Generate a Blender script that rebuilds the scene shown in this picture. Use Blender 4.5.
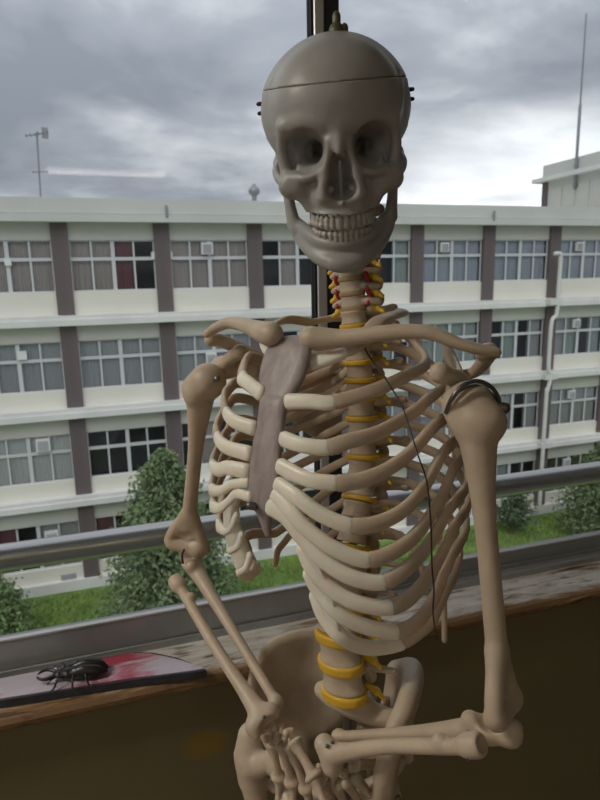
import bpy, bmesh, math, random
import numpy as np
from mathutils import Matrix, Vector

# ---------------------------------------------------------------- camera, sky, light, exposure
scn = bpy.context.scene
for o in list(bpy.data.objects):
    bpy.data.objects.remove(o, do_unlink=True)
COL = scn.collection
EYE = np.array([0.0, 0.0, 1.55])
FPX = 600.0


def cam_axes(yaw, pitch, roll):
    cy, sy = math.cos(yaw), math.sin(yaw)
    F = np.array([sy * math.cos(pitch), cy * math.cos(pitch), -math.sin(pitch)])
    R0 = np.array([cy, -sy, 0.0])
    D0 = np.cross(F, R0)
    R = R0 * math.cos(roll) + D0 * math.sin(roll)
    return R, np.cross(F, R), F


CR, CD, CF = cam_axes(math.radians(17.7), math.radians(11.45), math.radians(1.207))
cam = bpy.data.objects.new('camera', bpy.data.cameras.new('camera'))
COL.objects.link(cam)
cam.matrix_world = Matrix(((CR[0], -CD[0], -CF[0], EYE[0]), (CR[1], -CD[1], -CF[1], EYE[1]),
                           (CR[2], -CD[2], -CF[2], EYE[2]), (0, 0, 0, 1)))
cam.data.sensor_fit = 'VERTICAL'
cam.data.sensor_height = 32.0
cam.data.lens = 32.0 * FPX / 800.0
cam.data.clip_start = 0.02
cam.data.clip_end = 3000
cam.data.dof.use_dof = True
cam.data.dof.focus_distance = 0.62
cam.data.dof.aperture_fstop = 12.0
scn.camera = cam

scn.view_settings.view_transform = 'Standard'
scn.view_settings.look = 'None'
scn.view_settings.gamma = 1.0
scn.view_settings.use_curve_mapping = False
scn.view_settings.exposure = 0.0


def build_world():
    w = bpy.data.worlds.new('overcast_sky')
    scn.world = w
    w.use_nodes = True
    nt = w.node_tree
    nt.nodes.clear()
    N, K = nt.nodes.new, nt.links.new

    def math_(op, a=None, b=None, c=None):
        n = N('ShaderNodeMath'); n.operation = op
        for i, v in enumerate((a, b, c)):
            if v is None: continue
            if isinstance(v, (int, float)): n.inputs[i].default_value = v
            else: K(v, n.inputs[i])
        return n.outputs[0]
    tc = N('ShaderNodeTexCoord')
    sep = N('ShaderNodeSeparateXYZ'); K(tc.outputs['Generated'], sep.inputs[0])
    z = math_('MAXIMUM', sep.outputs[2], 0.0)
    den = math_('ADD', z, 0.16)
    comb = N('ShaderNodeCombineXYZ')
    K(math_('DIVIDE', sep.outputs[0], den), comb.inputs[0])
    K(math_('DIVIDE', sep.outputs[1], den), comb.inputs[1])
    comb.inputs[2].default_value = 3.7
    n1 = N('ShaderNodeTexNoise'); n1.inputs['Scale'].default_value = 1.15
    n1.inputs['Detail'].default_value = 6; n1.inputs['Roughness'].default_value = 0.55
    n1.inputs['Distortion'].default_value = 0.25
    K(comb.outputs[0], n1.inputs['Vector'])
    ramp = N('ShaderNodeValToRGB')
    e = ramp.color_ramp.elements
    e[0].position, e[0].color = 0.36, (0.225, 0.245, 0.29, 1)
    e[1].position, e[1].color = 0.66, (0.56, 0.575, 0.61, 1)
    m = ramp.color_ramp.elements.new(0.5); m.color = (0.32, 0.34, 0.39, 1)
    K(n1.outputs['Fac'], ramp.inputs[0])
    # overcast luminance grows towards the zenith
    grad = math_('MULTIPLY_ADD', z, 1.6, 0.95)
    sc = N('ShaderNodeVectorMath'); sc.operation = 'SCALE'
    K(ramp.outputs[0], sc.inputs[0]); K(grad, sc.inputs['Scale'])
    # thin cloud lit from behind, low in the sky to the right
    gd = CR * (505 - 300) / FPX + CD * (172 - 400) / FPX + CF
    gd /= np.linalg.norm(gd)
    dot = N('ShaderNodeVectorMath'); dot.operation = 'DOT_PRODUCT'
    K(tc.outputs['Generated'], dot.inputs[0]); dot.inputs[1].default_value = tuple(gd)
    g = math_('POWER', math_('MAXIMUM', dot.outputs['Value'], 0.0), 52.0)
    n2 = N('ShaderNodeTexNoise'); n2.inputs['Scale'].default_value = 1.6; n2.inputs['Detail'].default_value = 4
    K(comb.outputs[0], n2.inputs['Vector'])
    g2 = math_('MULTIPLY', g, math_('MULTIPLY_ADD', n2.outputs['Fac'], 1.2, 0.1))
    # it stays under the edge of the dark bank
    low = math_('SUBTRACT', 1.0, math_('MULTIPLY', z, 4.0))
    low = math_('MAXIMUM', low, 0.0)
    g3 = math_('MULTIPLY', math_('MULTIPLY', g2, low), 2.6)
    gl = N('ShaderNodeCombineXYZ')
    for i, c in enumerate((1.0, 1.0, 0.99)): K(math_('MULTIPLY', g3, c), gl.inputs[i])
    add = N('ShaderNodeVectorMath'); add.operation = 'ADD'
    K(sc.outputs[0], add.inputs[0]); K(gl.outputs[0], add.inputs[1])
    bg = N('ShaderNodeBackground'); bg.inputs['Strength'].default_value = 1.0
    K(add.outputs[0], bg.inputs['Color'])
    out = N('ShaderNodeOutputWorld'); K(bg.outputs[0], out.inputs[0])


build_world()
sun = bpy.data.objects.new('veiled_sun', bpy.data.lights.new('veiled_sun', 'SUN'))
COL.objects.link(sun)
sun.data.energy = 1.0
sun.data.angle = math.radians(50)
sun.data.color = (1.0, 0.98, 0.94)
sun.rotation_euler = Vector((0.25, 0.62, -0.78)).to_track_quat('-Z', 'Y').to_euler()

# ---------------------------------------------------------------- helpers


def mat(name, col, rough=0.6, metal=0.0, noise=None, bump=0.0, spec=0.5, sss=0.0, scale=20.0, stretch=None):
    m = bpy.data.materials.new(name)
    m.use_nodes = True
    nt = m.node_tree
    b = nt.nodes['Principled BSDF']
    b.inputs['Base Color'].default_value = (*col, 1)
    b.inputs['Roughness'].default_value = rough
    b.inputs['Metallic'].default_value = metal
    b.inputs['Specular IOR Level'].default_value = spec
    if sss:
        b.inputs['Subsurface Weight'].default_value = sss
        b.inputs['Subsurface Radius'].default_value = (1.0, 0.55, 0.28)
        b.inputs['Subsurface Scale'].default_value = 0.010
    if noise is not None or bump:
        tc = nt.nodes.new('ShaderNodeTexCoord')
        mp = nt.nodes.new('ShaderNodeMapping')
        if stretch: mp.inputs['Scale'].default_value = stretch
        nt.links.new(tc.outputs['Object'], mp.inputs[0])
        n = nt.nodes.new('ShaderNodeTexNoise')
        n.inputs['Scale'].default_value = scale
        n.inputs['Detail'].default_value = 5
        n.inputs['Roughness'].default_value = 0.6
        nt.links.new(mp.outputs[0], n.inputs['Vector'])
        if noise is not None:
            r = nt.nodes.new('ShaderNodeValToRGB')
            r.color_ramp.elements[0].position = 0.35
            r.color_ramp.elements[1].position = 0.65
            r.color_ramp.elements[0].color = (*noise, 1)
            r.color_ramp.elements[1].color = (*col, 1)
            nt.links.new(n.outputs['Fac'], r.inputs[0])
            nt.links.new(r.outputs[0], b.inputs['Base Color'])
        if bump:
            bp = nt.nodes.new('ShaderNodeBump')
            bp.inputs['Strength'].default_value = bump
            bp.inputs['Distance'].default_value = 0.002
            nt.links.new(n.outputs['Fac'], bp.inputs['Height'])
            nt.links.new(bp.outputs[0], b.inputs['Normal'])
    return m


def glass_mat(name, tint, refl=0.06):
    m = bpy.data.materials.new(name)
    m.use_nodes = True
    nt = m.node_tree
    nt.nodes.clear()
    t = nt.nodes.new('ShaderNodeBsdfTransparent'); t.inputs[0].default_value = (*tint, 1)
    g = nt.nodes.new('ShaderNodeBsdfGlossy'); g.inputs['Roughness'].default_value = 0.03
    fr = nt.nodes.new('ShaderNodeFresnel'); fr.inputs[0].default_value = 1.22 + refl
    mx = nt.nodes.new('ShaderNodeMixShader')
    o = nt.nodes.new('ShaderNodeOutputMaterial')
    nt.links.new(fr.outputs[0], mx.inputs[0]); nt.links.new(t.outputs[0], mx.inputs[1])
    nt.links.new(g.outputs[0], mx.inputs[2]); nt.links.new(mx.outputs[0], o.inputs[0])
    return m


def link(name, me, m, parent=None, loc=None, smooth=False, origin=None):
    o = bpy.data.objects.new(name, me)
    COL.objects.link(o)
    if m is not None and not me.materials: me.materials.append(m)
    if parent is not None: o.parent = parent
    if loc is not None: o.location = loc
    return o


def mesh_from(name, v, f, smooth=False):
    me = bpy.data.meshes.new(name)
    v = np.asarray(v, dtype=np.float32)
    me.from_pydata(v.tolist(), [], [tuple(int(i) for i in q) for q in f] if not isinstance(f, np.ndarray) else f.tolist())
    me.validate()
    me.update()
    if smooth:
        me.polygons.foreach_set('use_smooth', np.ones(len(me.polygons), dtype=bool))
    return me


def tag(o, label=None, cat=None, group=None, kind=None):
    if label: o['label'] = label
    if cat: o['category'] = cat
    if group: o['group'] = group
    if kind: o['kind'] = kind
    return o


def empty(name, loc, label, cat, group=None):
    o = bpy.data.objects.new(name, None)
    COL.objects.link(o)
    o.location = loc
    o.empty_display_size = 0.1
    return tag(o, label, cat, group)


class MB:
    """collects simple solids into one mesh"""
    def __init__(self): self.v, self.f = [], []

    def box(self, x0, x1, y0, y1, z0, z1):
        n = len(self.v)
        self.v += [(x, y, z) for z in (z0, z1) for y in (y0, y1) for x in (x0, x1)]
        self.f += [tuple(n + i for i in q) for q in
                   ((0, 2, 3, 1), (4, 5, 7, 6), (0, 1, 5, 4), (2, 6, 7, 3), (0, 4, 6, 2), (1, 3, 7, 5))]
        return self

    def prism(self, prof, x0, x1):
        """profile in (y, z), extruded along x"""
        n, k = len(self.v), len(prof)
        self.v += [(x0, y, z) for y, z in prof] + [(x1, y, z) for y, z in prof]
        self.f += [(n + i, n + (i + 1) % k, n + k + (i + 1) % k, n + k + i) for i in range(k)]
        self.f += [tuple(n + i for i in range(k))[::-1], tuple(n + k + i for i in range(k))]
        return self

    def cyl(self, a, b, ra, rb=None, n=12):
        v, f = sweep([a, b], [ra, rb if rb is not None else ra], seg=n, raw=True)
        o = len(self.v)
        self.v += [tuple(p) for p in v]
        self.f += [tuple(o + i for i in q) for q in f]
        return self

    def obj(self, name, m, parent=None, smooth=False, off=(0, 0, 0)):
        off = np.array(off)
        v = np.array(self.v, float) - off
        o = link(name, mesh_from(name, v, self.f, smooth), m, parent)
        return o


def bevel(o, w=0.003, seg=2):
    md = o.modifiers.new('bevel', 'BEVEL'); md.width = w; md.segments = seg; md.limit_method = 'ANGLE'
    return o


def spline(P, n):
    """centripetal-like Catmull-Rom through P (k,dim) resampled at n points"""
    P = np.asarray(P, float)
    if P.ndim == 1: P = P[:, None]
    k = len(P)
    if k == 2:
        t = np.linspace(0, 1, n)[:, None]
        return P[0] * (1 - t) + P[1] * t
    Q = np.vstack([2 * P[0] - P[1], P, 2 * P[-1] - P[-2]])
    u = np.linspace(0, k - 1 - 1e-9, n)
    i = u.astype(int); t = (u - i)[:, None]
    a, b, c, d = Q[i], Q[i + 1], Q[i + 2], Q[i + 3]
    return 0.5 * (2 * b + (c - a) * t + (2 * a - 5 * b + 4 * c - d) * t ** 2 + (3 * b - a - 3 * c + d) * t ** 3)


def sweep(P, ra, rb=None, nrm=None, seg=10, n=None, raw=False, cap=True, power=2.0):
    """tube along P. ra = half size across nrm's partner, rb = half size along nrm (thin axis)."""
    P = np.asarray(P, float)
    k = len(P)
    rb = ra if rb is None else rb
    ra = np.broadcast_to(np.asarray(ra, float), (k,)); rb = np.broadcast_to(np.asarray(rb, float), (k,))
    if n and n != k:
        ra = spline(ra, n)[:, 0]; rb = spline(rb, n)[:, 0]
        if nrm is not None: nrm = spline(nrm, n)
        P = spline(P, n)
        k = n
    T = np.gradient(P, axis=0)
    T /= np.linalg.norm(T, axis=1)[:, None] + 1e-12
    if nrm is None:
        ref = np.array([0, 0, 1.0]) if abs(T[0, 2]) < 0.9 else np.array([1.0, 0, 0])
        Nn = np.zeros_like(P)
        cur = ref
        for i in range(k):
            cur = cur - T[i] * (cur @ T[i]); cur /= np.linalg.norm(cur); Nn[i] = cur
    else:
        Nn = np.asarray(nrm, float)
        Nn = Nn - T * np.sum(Nn * T, axis=1)[:, None]
        Nn /= np.linalg.norm(Nn, axis=1)[:, None] + 1e-12
    B = np.cross(T, Nn)
    if cap:
        e0, e1 = min(ra[0], rb[0]), min(ra[-1], rb[-1])
        A = []
        for s, q in ((1.0, 0.35), (0.6, 0.8)): A.append((P[0] - T[0] * e0 * s, Nn[0], B[0], ra[0] * q, rb[0] * q))
        for i in range(k): A.append((P[i], Nn[i], B[i], ra[i], rb[i]))
        for s, q in ((0.6, 0.8), (1.0, 0.35)): A.append((P[-1] + T[-1] * e1 * s, Nn[-1], B[-1], ra[-1] * q, rb[-1] * q))
    else:
        A = [(P[i], Nn[i], B[i], ra[i], rb[i]) for i in range(k)]
    th = np.linspace(0, 2 * math.pi, seg, endpoint=False)
    c, s = np.cos(th), np.sin(th)
    c = np.sign(c) * np.abs(c) ** (2 / power); s = np.sign(s) * np.abs(s) ** (2 / power)
    V = np.vstack([p + np.outer(c * a, b_) + np.outer(s * r, n_) for p, n_, b_, a, r in A])
    m = len(A)
    F = [(i * seg + j, i * seg + (j + 1) % seg, (i + 1) * seg + (j + 1) % seg, (i + 1) * seg + j)
         for i in range(m - 1) for j in range(seg)]
    F += [tuple(range(seg))[::-1], tuple((m - 1) * seg + j for j in range(seg))]
    return V, F


class Field:
    """signed distance field on a grid: bone shapes as blended solids, then polygonised (surface nets)"""
    def __init__(self, lo, hi, h):
        self.lo = np.asarray(lo, float); self.h = h
        self.n = np.ceil((np.asarray(hi, float) - self.lo) / h).astype(int) + 1
        self.d = np.full(self.n, 1e3, dtype=np.float32)

    def _put(self, fn, lo, hi, k, sub):
        m = k + 2.5 * self.h
        a = np.clip(np.floor((np.asarray(lo) - m - self.lo) / self.h).astype(int), 0, self.n)
        b = np.clip(np.ceil((np.asarray(hi) + m - self.lo) / self.h).astype(int) + 1, 0, self.n)
        if np.any(b - a < 1): return
        ax = [self.lo[i] + self.h * np.arange(a[i], b[i]) for i in range(3)]
        X, Y, Z = ax[0][:, None, None], ax[1][None, :, None], ax[2][None, None, :]
        v = fn(X, Y, Z)
        sl = tuple(slice(a[i], b[i]) for i in range(3))
        c = self.d[sl]
        if sub:
            v = -v
            if k > 0:
                hh = np.clip(0.5 - 0.5 * (c - v) / k, 0, 1)
                self.d[sl] = c * (1 - hh) + v * hh + k * hh * (1 - hh)
            else: self.d[sl] = np.maximum(c, v)
        else:
            if k > 0:
                hh = np.clip(0.5 + 0.5 * (c - v) / k, 0, 1)
                self.d[sl] = c * (1 - hh) + v * hh - k * hh * (1 - hh)
            else: self.d[sl] = np.minimum(c, v)

    def ell(self, c, r, k=0.0, sub=False, R=None):
        c = np.asarray(c, float); r = np.broadcast_to(np.asarray(r, float), (3,))
        rm = max(r) if R is not None else r

        def fn(X, Y, Z):
            x, y, z = X - c[0], Y - c[1], Z - c[2]
            if R is not None:
                x, y, z = (R[0][i] * x + R[1][i] * y + R[2][i] * z for i in range(3))
            k0 = np.sqrt((x / r[0]) ** 2 + (y / r[1]) ** 2 + (z / r[2]) ** 2)
            k1 = np.sqrt((x / r[0] ** 2) ** 2 + (y / r[1] ** 2) ** 2 + (z / r[2] ** 2) ** 2) + 1e-9
            return k0 * (k0 - 1) / k1
        self._put(fn, c - rm, c + rm, k, sub)
        return self

    def cone(self, a, b, ra, rb, k=0.0, sub=False, sc=(1, 1, 1)):
        a = np.asarray(a, float); b = np.asarray(b, float); sc = np.asarray(sc, float)
        A, Bv = a / sc, (b - a) / sc
        L = float(Bv @ Bv) + 1e-12
        r = max(ra, rb) * sc
        ms = float(min(sc))

        def fn(X, Y, Z):
            x, y, z = X / sc[0] - A[0], Y / sc[1] - A[1], Z / sc[2] - A[2]
            t = np.clip((x * Bv[0] + y * Bv[1] + z * Bv[2]) / L, 0, 1)
            d = np.sqrt((x - t * Bv[0]) ** 2 + (y - t * Bv[1]) ** 2 + (z - t * Bv[2]) ** 2)
            return (d - (ra + (rb - ra) * t)) * ms
        self._put(fn, np.minimum(a, b) - r, np.maximum(a, b) + r, k, sub)
        return self

    def chain(self, P, r, k=0.0, sub=False, sc=(1, 1, 1), n=None):
        P = np.asarray(P, float); r = np.broadcast_to(np.asarray(r, float), (len(P),))
        if n:
            r = spline(r, n)[:, 0]; P = spline(P, n)
        sc = np.asarray(sc, float)
        Q = P / sc
        ms = float(min(sc))

        def fn(X, Y, Z):
            X, Y, Z = X / sc[0], Y / sc[1], Z / sc[2]
            best = None
            for i in range(len(Q) - 1):
                A, Bv = Q[i], Q[i + 1] - Q[i]
                L = float(Bv @ Bv) + 1e-12
                x, y, z = X - A[0], Y - A[1], Z - A[2]
                t = np.clip((x * Bv[0] + y * Bv[1] + z * Bv[2]) / L, 0, 1)
                d = np.sqrt((x - t * Bv[0]) ** 2 + (y - t * Bv[1]) ** 2 + (z - t * Bv[2]) ** 2) - (r[i] + (r[i + 1] - r[i]) * t)
                best = d if best is None else np.minimum(best, d)
            return best * ms
        rr_ = r[:, None] * sc
        self._put(fn, (P - rr_).min(0), (P + rr_).max(0), k, sub)
        return self

    def drum(self, c, rx, ry, hz, rnd, k=0.0, waist=0.0, sub=False):
        c = np.asarray(c, float)

        def fn(X, Y, Z):
            z = Z - c[2]
            w = 1 - waist * (1 - np.clip(np.abs(z) / hz, 0, 1) ** 2)
            q = (np.sqrt(((X - c[0]) / rx) ** 2 + ((Y - c[1]) / ry) ** 2) - w) * min(rx, ry) + rnd
            u = np.abs(z) - hz + rnd
            return np.minimum(np.maximum(q, u), 0) + np.sqrt(np.maximum(q, 0) ** 2 + np.maximum(u, 0) ** 2) - rnd
        e = np.array([rx, ry, hz])
        self._put(fn, c - e, c + e, k, sub)
        return self

    def blade(self, G, nu, nv, r, k=0.0):
        """thin curved plate through a grid of control points G[row][col] (+ radius r[row][col])"""
        G = np.asarray(G, float); r = np.asarray(r, float)
        C = np.stack([spline(np.concatenate([g, rr[:, None]], 1), nu) for g, rr in zip(G, r)])
        C = np.stack([spline(C[:, j], nv) for j in range(nu)], 1)
        for i in range(nv):
            for j in range(nu):
                p = C[i, j]
                self.ell(p[:3], p[3], k)
        return self

    def mesh(self, name, smooth=True, cut=None):
        d = self.d if cut is None else np.maximum(self.d, cut(self))
        d = np.pad(d, 1, constant_values=1e3)
        lo = self.lo - self.h
        s = d < 0
        c = [s[i:s.shape[0] - 1 + i, j:s.shape[1] - 1 + j, k:s.shape[2] - 1 + k] for i in (0, 1) for j in (0, 1) for k in (0, 1)]
        cnt = sum(q.astype(np.int8) for q in c)
        mask = (cnt > 0) & (cnt < 8)
        I = np.argwhere(mask)
        vid = np.full(mask.shape, -1, dtype=np.int64); vid[mask] = np.arange(len(I))
        acc = np.zeros((len(I), 3)); num = np.zeros(len(I))
        corners = [(i, j, k) for i in (0, 1) for j in (0, 1) for k in (0, 1)]
        for a in corners:
            for axis in range(3):
                if a[axis]: continue
                b = list(a); b[axis] = 1
                va = d[I[:, 0] + a[0], I[:, 1] + a[1], I[:, 2] + a[2]].astype(float)
                vb = d[I[:, 0] + b[0], I[:, 1] + b[1], I[:, 2] + b[2]].astype(float)
                x = (va < 0) != (vb < 0)
                t = np.where(x, va / np.where(x, va - vb, 1), 0)
                p = np.tile(np.array(a, float), (len(I), 1)); p[:, axis] += t
                acc[x] += p[x]; num += x
        V = lo + self.h * (I + acc / num[:, None])
        Fs = []
        for axis in range(3):
            u, w = (axis + 1) % 3, (axis + 2) % 3
            sl0 = [slice(1, -1)] * 3; sl1 = [slice(1, -1)] * 3
            sl0[axis] = slice(0, -1); sl1[axis] = slice(1, None)
            a, b = s[tuple(sl0)], s[tuple(sl1)]
            E = np.argwhere(a != b)
            flip = a[a != b]
            base = E.copy(); base[:, u] += 1; base[:, w] += 1
            base[:, axis] += 0

            def cell(du, dw):
                q = base.copy(); q[:, u] -= du; q[:, w] -= dw
                return vid[q[:, 0], q[:, 1], q[:, 2]]
            q = np.stack([cell(1, 1), cell(0, 1), cell(0, 0), cell(1, 0)], 1)
            q[~flip] = q[~flip][:, ::-1]
            Fs.append(q)
        F = np.vstack(Fs)
        return V, F

# ---------------------------------------------------------------- the room
M = {}
M['room_paint'] = mat('room_paint', (0.62, 0.59, 0.52), 0.8, noise=(0.56, 0.53, 0.46), scale=2)
M['ceiling'] = mat('ceiling_board', (0.8, 0.79, 0.76), 0.85)
M['floor'] = mat('floor_wood', (0.30, 0.21, 0.13), 0.45, noise=(0.22, 0.15, 0.09), scale=6, stretch=(1, 8, 1))
M['alu'] = mat('aluminium', (0.37, 0.375, 0.37), 0.42, metal=0.4, noise=(0.345, 0.35, 0.345), scale=30)
M['alu_lit'] = mat('lit_aluminium', (0.62, 0.62, 0.62), 0.35, metal=0.5)  # brighter copy of the aluminium: side and sky light put into the colour
M['gasket'] = mat('black_gasket', (0.015, 0.015, 0.016), 0.7)
M['stile'] = mat('shaded_stile', (0.045, 0.05, 0.07), 0.5, noise=(0.035, 0.04, 0.058), scale=15)  # shadow on the backlit aluminium stile put into the colour
M['pane'] = glass_mat('window_glass', (0.97, 0.985, 0.98), 0.03)
M['steel'] = mat('dull_steel', (0.54, 0.52, 0.49), 0.30, metal=0.95, noise=(0.46, 0.44, 0.415), scale=12, stretch=(0.2, 3, 3))


def wainscot_mat():
    """dark olive-brown painted panel with one ochre stain"""
    m = mat('wainscot', (0.19, 0.162, 0.082), 0.6, noise=(0.165, 0.14, 0.07), scale=4)
    nt = m.node_tree
    b = nt.nodes['Principled BSDF']
    src = b.inputs['Base Color'].links[0].from_socket
    tc = nt.nodes.new('ShaderNodeTexCoord')
    mp = nt.nodes.new('ShaderNodeMapping'); mp.vector_type = 'POINT'
    mp.inputs['Location'].default_value = (-0.115 * 19, 0, -0.70 * 27)
    mp.inputs['Scale'].default_value = (19, 0.0, 27)
    nt.links.new(tc.outputs['Object'], mp.inputs[0])
    ln = nt.nodes.new('ShaderNodeVectorMath'); ln.operation = 'LENGTH'
    nt.links.new(mp.outputs[0], ln.inputs[0])
    r = nt.nodes.new('ShaderNodeValToRGB')
    r.color_ramp.elements[0].position, r.color_ramp.elements[0].color = 0.55, (1, 1, 1, 1)
    r.color_ramp.elements[1].position, r.color_ramp.elements[1].color = 1.0, (0, 0, 0, 1)
    nt.links.new(ln.outputs['Value'], r.inputs[0])
    mx = nt.nodes.new('ShaderNodeMix'); mx.data_type = 'RGBA'
    mx.inputs['B'].default_value = (0.25, 0.175, 0.04, 1)
    nt.links.new(r.outputs[0], mx.inputs['Factor']); nt.links.new(src, mx.inputs['A'])
    nt.links.new(mx.outputs['Result'], b.inputs['Base Color'])
    return m


M['wainscot'] = wainscot_mat()


def sill_mat():
    """greyish white paint flaking off brown wood"""
    m = bpy.data.materials.new('flaking_sill'); m.use_nodes = True
    nt = m.node_tree; b = nt.nodes['Principled BSDF']; b.inputs['Roughness'].default_value = 0.55
    N, K = nt.nodes.new, nt.links.new
    tc = N('ShaderNodeTexCoord')
    mp = N('ShaderNodeMapping'); mp.inputs['Scale'].default_value = (5, 26, 26); K(tc.outputs['Object'], mp.inputs[0])
    n1 = N('ShaderNodeTexNoise'); n1.inputs['Scale'].default_value = 1.6; n1.inputs['Detail'].default_value = 8
    n1.inputs['Roughness'].default_value = 0.72; n1.inputs['Distortion'].default_value = 0.6
    K(mp.outputs[0], n1.inputs['Vector'])
    sep = N('ShaderNodeSeparateXYZ'); K(tc.outputs['Object'], sep.inputs[0])
    # the nosing is worn bare: fade of the paint towards the room edge (y)
    e = N('ShaderNodeMapRange'); e.inputs['From Min'].default_value = 0.974; e.inputs['From Max'].default_value = 1.015
    e.inputs['To Min'].default_value = -0.22; e.inputs['To Max'].default_value = 0.05; K(sep.outputs[1], e.inputs['Value'])
    ad = N('ShaderNodeMath'); ad.operation = 'ADD'; K(n1.outputs['Fac'], ad.inputs[0]); K(e.outputs[0], ad.inputs[1])
    rp = N('ShaderNodeValToRGB'); el = rp.color_ramp.elements
    el[0].position, el[0].color = 0.30, (0.19, 0.105, 0.045, 1)
    el[1].position, el[1].color = 0.60, (0.66, 0.64, 0.61, 1)
    q = el.new(0.40); q.color = (0.30, 0.19, 0.095, 1)
    q = el.new(0.46); q.color = (0.44, 0.40, 0.36, 1)
    K(ad.outputs[0], rp.inputs[0])
    n2 = N('ShaderNodeTexNoise'); n2.inputs['Scale'].default_value = 3.2; n2.inputs['Detail'].default_value = 6
    K(mp.outputs[0], n2.inputs['Vector'])
    r2 = N('ShaderNodeValToRGB'); r2.color_ramp.elements[0].position = 0.33; r2.color_ramp.elements[1].position = 0.42
    r2.color_ramp.elements[0].color = (0.35, 0.33, 0.32, 1); r2.color_ramp.elements[1].color = (1, 1, 1, 1)
    K(n2.outputs['Fac'], r2.inputs[0])
    mx = N('ShaderNodeMix'); mx.data_type = 'RGBA'; mx.blend_type = 'MULTIPLY'; mx.inputs['Factor'].default_value = 1.0
    K(rp.outputs[0], mx.inputs['A']); K(r2.outputs[0], mx.inputs['B'])
    K(mx.outputs['Result'], b.inputs['Base Color'])
    bp = N('ShaderNodeBump'); bp.inputs['Strength'].default_value = 0.5; bp.inputs['Distance'].default_value = 0.003
    K(n1.outputs['Fac'], bp.inputs['Height']); K(bp.outputs[0], b.inputs['Normal'])
    return m


M['sill'] = sill_mat()

RX0, RX1, RY0, RY1, RH = -3.75, 5.0, -6.0, 0.985, 2.8
tag(MB().box(RX0 - .2, RX1 + .2, RY0 - .2, 1.2, -.2, 0).obj('floor', M['floor']), kind='structure')
tag(MB().box(RX0 - .2, RX1 + .2, RY0 - .2, 1.2, RH, RH + .2).obj('ceiling', M['ceiling']), kind='structure')
tag(MB().box(RX0 - .2, RX0, RY0, RY1, 0, .85).box(RX0 - .2, RX0, RY0, RY1, 2.5, RH).box(RX0 - .2, RX0, RY0, RY0 + .5, .85, 2.5).box(RX0 - .2, RX0, .55, RY1, .85, 2.5)
    .obj('wall_left', M['room_paint']), kind='structure')
wl = MB()  # side windows added out of view to bring light from the left
for z in (.85, 2.44): wl.box(RX0 - .12, RX0 - .02, RY0 + .5, .55, z, z + .06)
for y in (-5.5, -4.0, -2.5, -1.0, .49): wl.box(RX0 - .12, RX0 - .02, y, y + .06, .91, 2.44)
wl = tag(wl.obj('window_4', M['alu']), kind='structure')  # added side windows, out of view, for light from the left
for y in (-5.44, -3.94, -2.44, -.94): MB().box(RX0 - .075, RX0 - .069, y, y + 1.43, .91, 2.44).obj('pane', M['pane'], wl)
tag(MB().box(RX1, RX1 + .2, RY0, RY1, 0, RH).obj('wall_right', M['room_paint']), kind='structure')
tag(MB().box(RX0, RX1, RY0 - .2, RY0, 0, RH).obj('wall_back', M['room_paint']), kind='structure')
wf = MB().box(RX0, RX1, RY1, 1.2, 0, .826).obj('wall_front', M['wainscot'])
tag(wf, kind='structure')
tag(MB().box(RX0, RX1, RY1, 1.2, 2.36, RH).box(RX0, -3.72, RY1, 1.2, .82, 2.36).box(4.56, RX1, RY1, 1.2, .82, 2.36)
    .obj('wall_front_upper', M['room_paint']), kind='structure')
sill = MB().prism([(.985, .826), (.976, .828), (.970, .834), (.970, .842), (.975, .849), (.985, .851), (1.086, .851), (1.086, .826)],
                  -3.72, 4.56).obj('trim_1', M['sill'])
tag(sill, kind='structure')


def window(n, x0, x1, y0, z0, z1, split, outward=1):
    """two sliding sashes in an aluminium frame"""
    s = outward
    m = MB()
    m.box(x0, x1, y0, y0 + s * .115, z0 - .03, z0 + .004)
    m.box(x0, x1, y0 - s * .002, y0 + s * .003, z0 - .02, z0 + .014)
    m.box(x0, x1, y0 + s * .034, y0 + s * .038, z0, z0 + .014)
    m.box(x0, x1, y0 + s * .070, y0 + s * .115, z0, z0 + .012)
    m.box(x0, x1, y0, y0 + s * .115, z1, z1 + .04)
    m.box(x0, x0 + .035, y0, y0 + s * .115, z0 + .004, z1)
    m.box(x1 - .035, x1, y0, y0 + s * .115, z0 + .004, z1)
    w = tag(m.obj('window_%d' % n, M['alu']), kind='structure')
    for k, (a, b, ya) in enumerate(((x0 + .036, split, y0 + s * .006), (split - .004, x1 - .036, y0 + s * .041))):
        zb, zt = z0 + .010, z1 - .004
        ym = ya + s * .025
        st = .026
        rh = .060 if k == 0 else .034
        m = MB().box(a, b, ya, ym, zb, zb + rh).box(a, b, ya, ym, zt - .05, zt)
        if k == 0:
            m.box(a, a + .04, ya, ym, zb + rh, zt - .05)
        else:
            m.box(b - .04, b, ya, ym, zb + rh, zt - .05)
        sa = bevel(m.obj('sash', M['alu']), .002, 1); sa.parent = w
        if k == 0:
            g = MB().box(b - .0245, b - .0195, ya + s * .001, ym - s * .001, zb + rh, zt - .05).obj('gasket', M['gasket'], w)
            bevel(MB().box(b - .0195, b, ya - s * .001, ym, zb + rh, zt - .05).obj('stile', M['alu_lit'], w), .002, 1)
            pa, pb = a + .04, b - .0245
        else:
            g = bevel(MB().box(a, a + .042, ya - s * .012, ym + s * .004, zb + rh, zt - .05).obj('stile', M['stile'], w), .003, 1)
            pa, pb = a + .042, b - .04
        p = MB().box(pa, pb, ya + s * .010, ya + s * .014, zb + rh - .002, zt - .048).obj('pane', M['pane'], sa)
        MB().box(pa, pb, ya - s * .0012, ya + s * .0095, zb + rh, zb + rh + .0035).obj('lit_rail_edge', M['alu_lit'], sa)  # strip added on the rail, its bright colour standing for sky light
    return w


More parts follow.
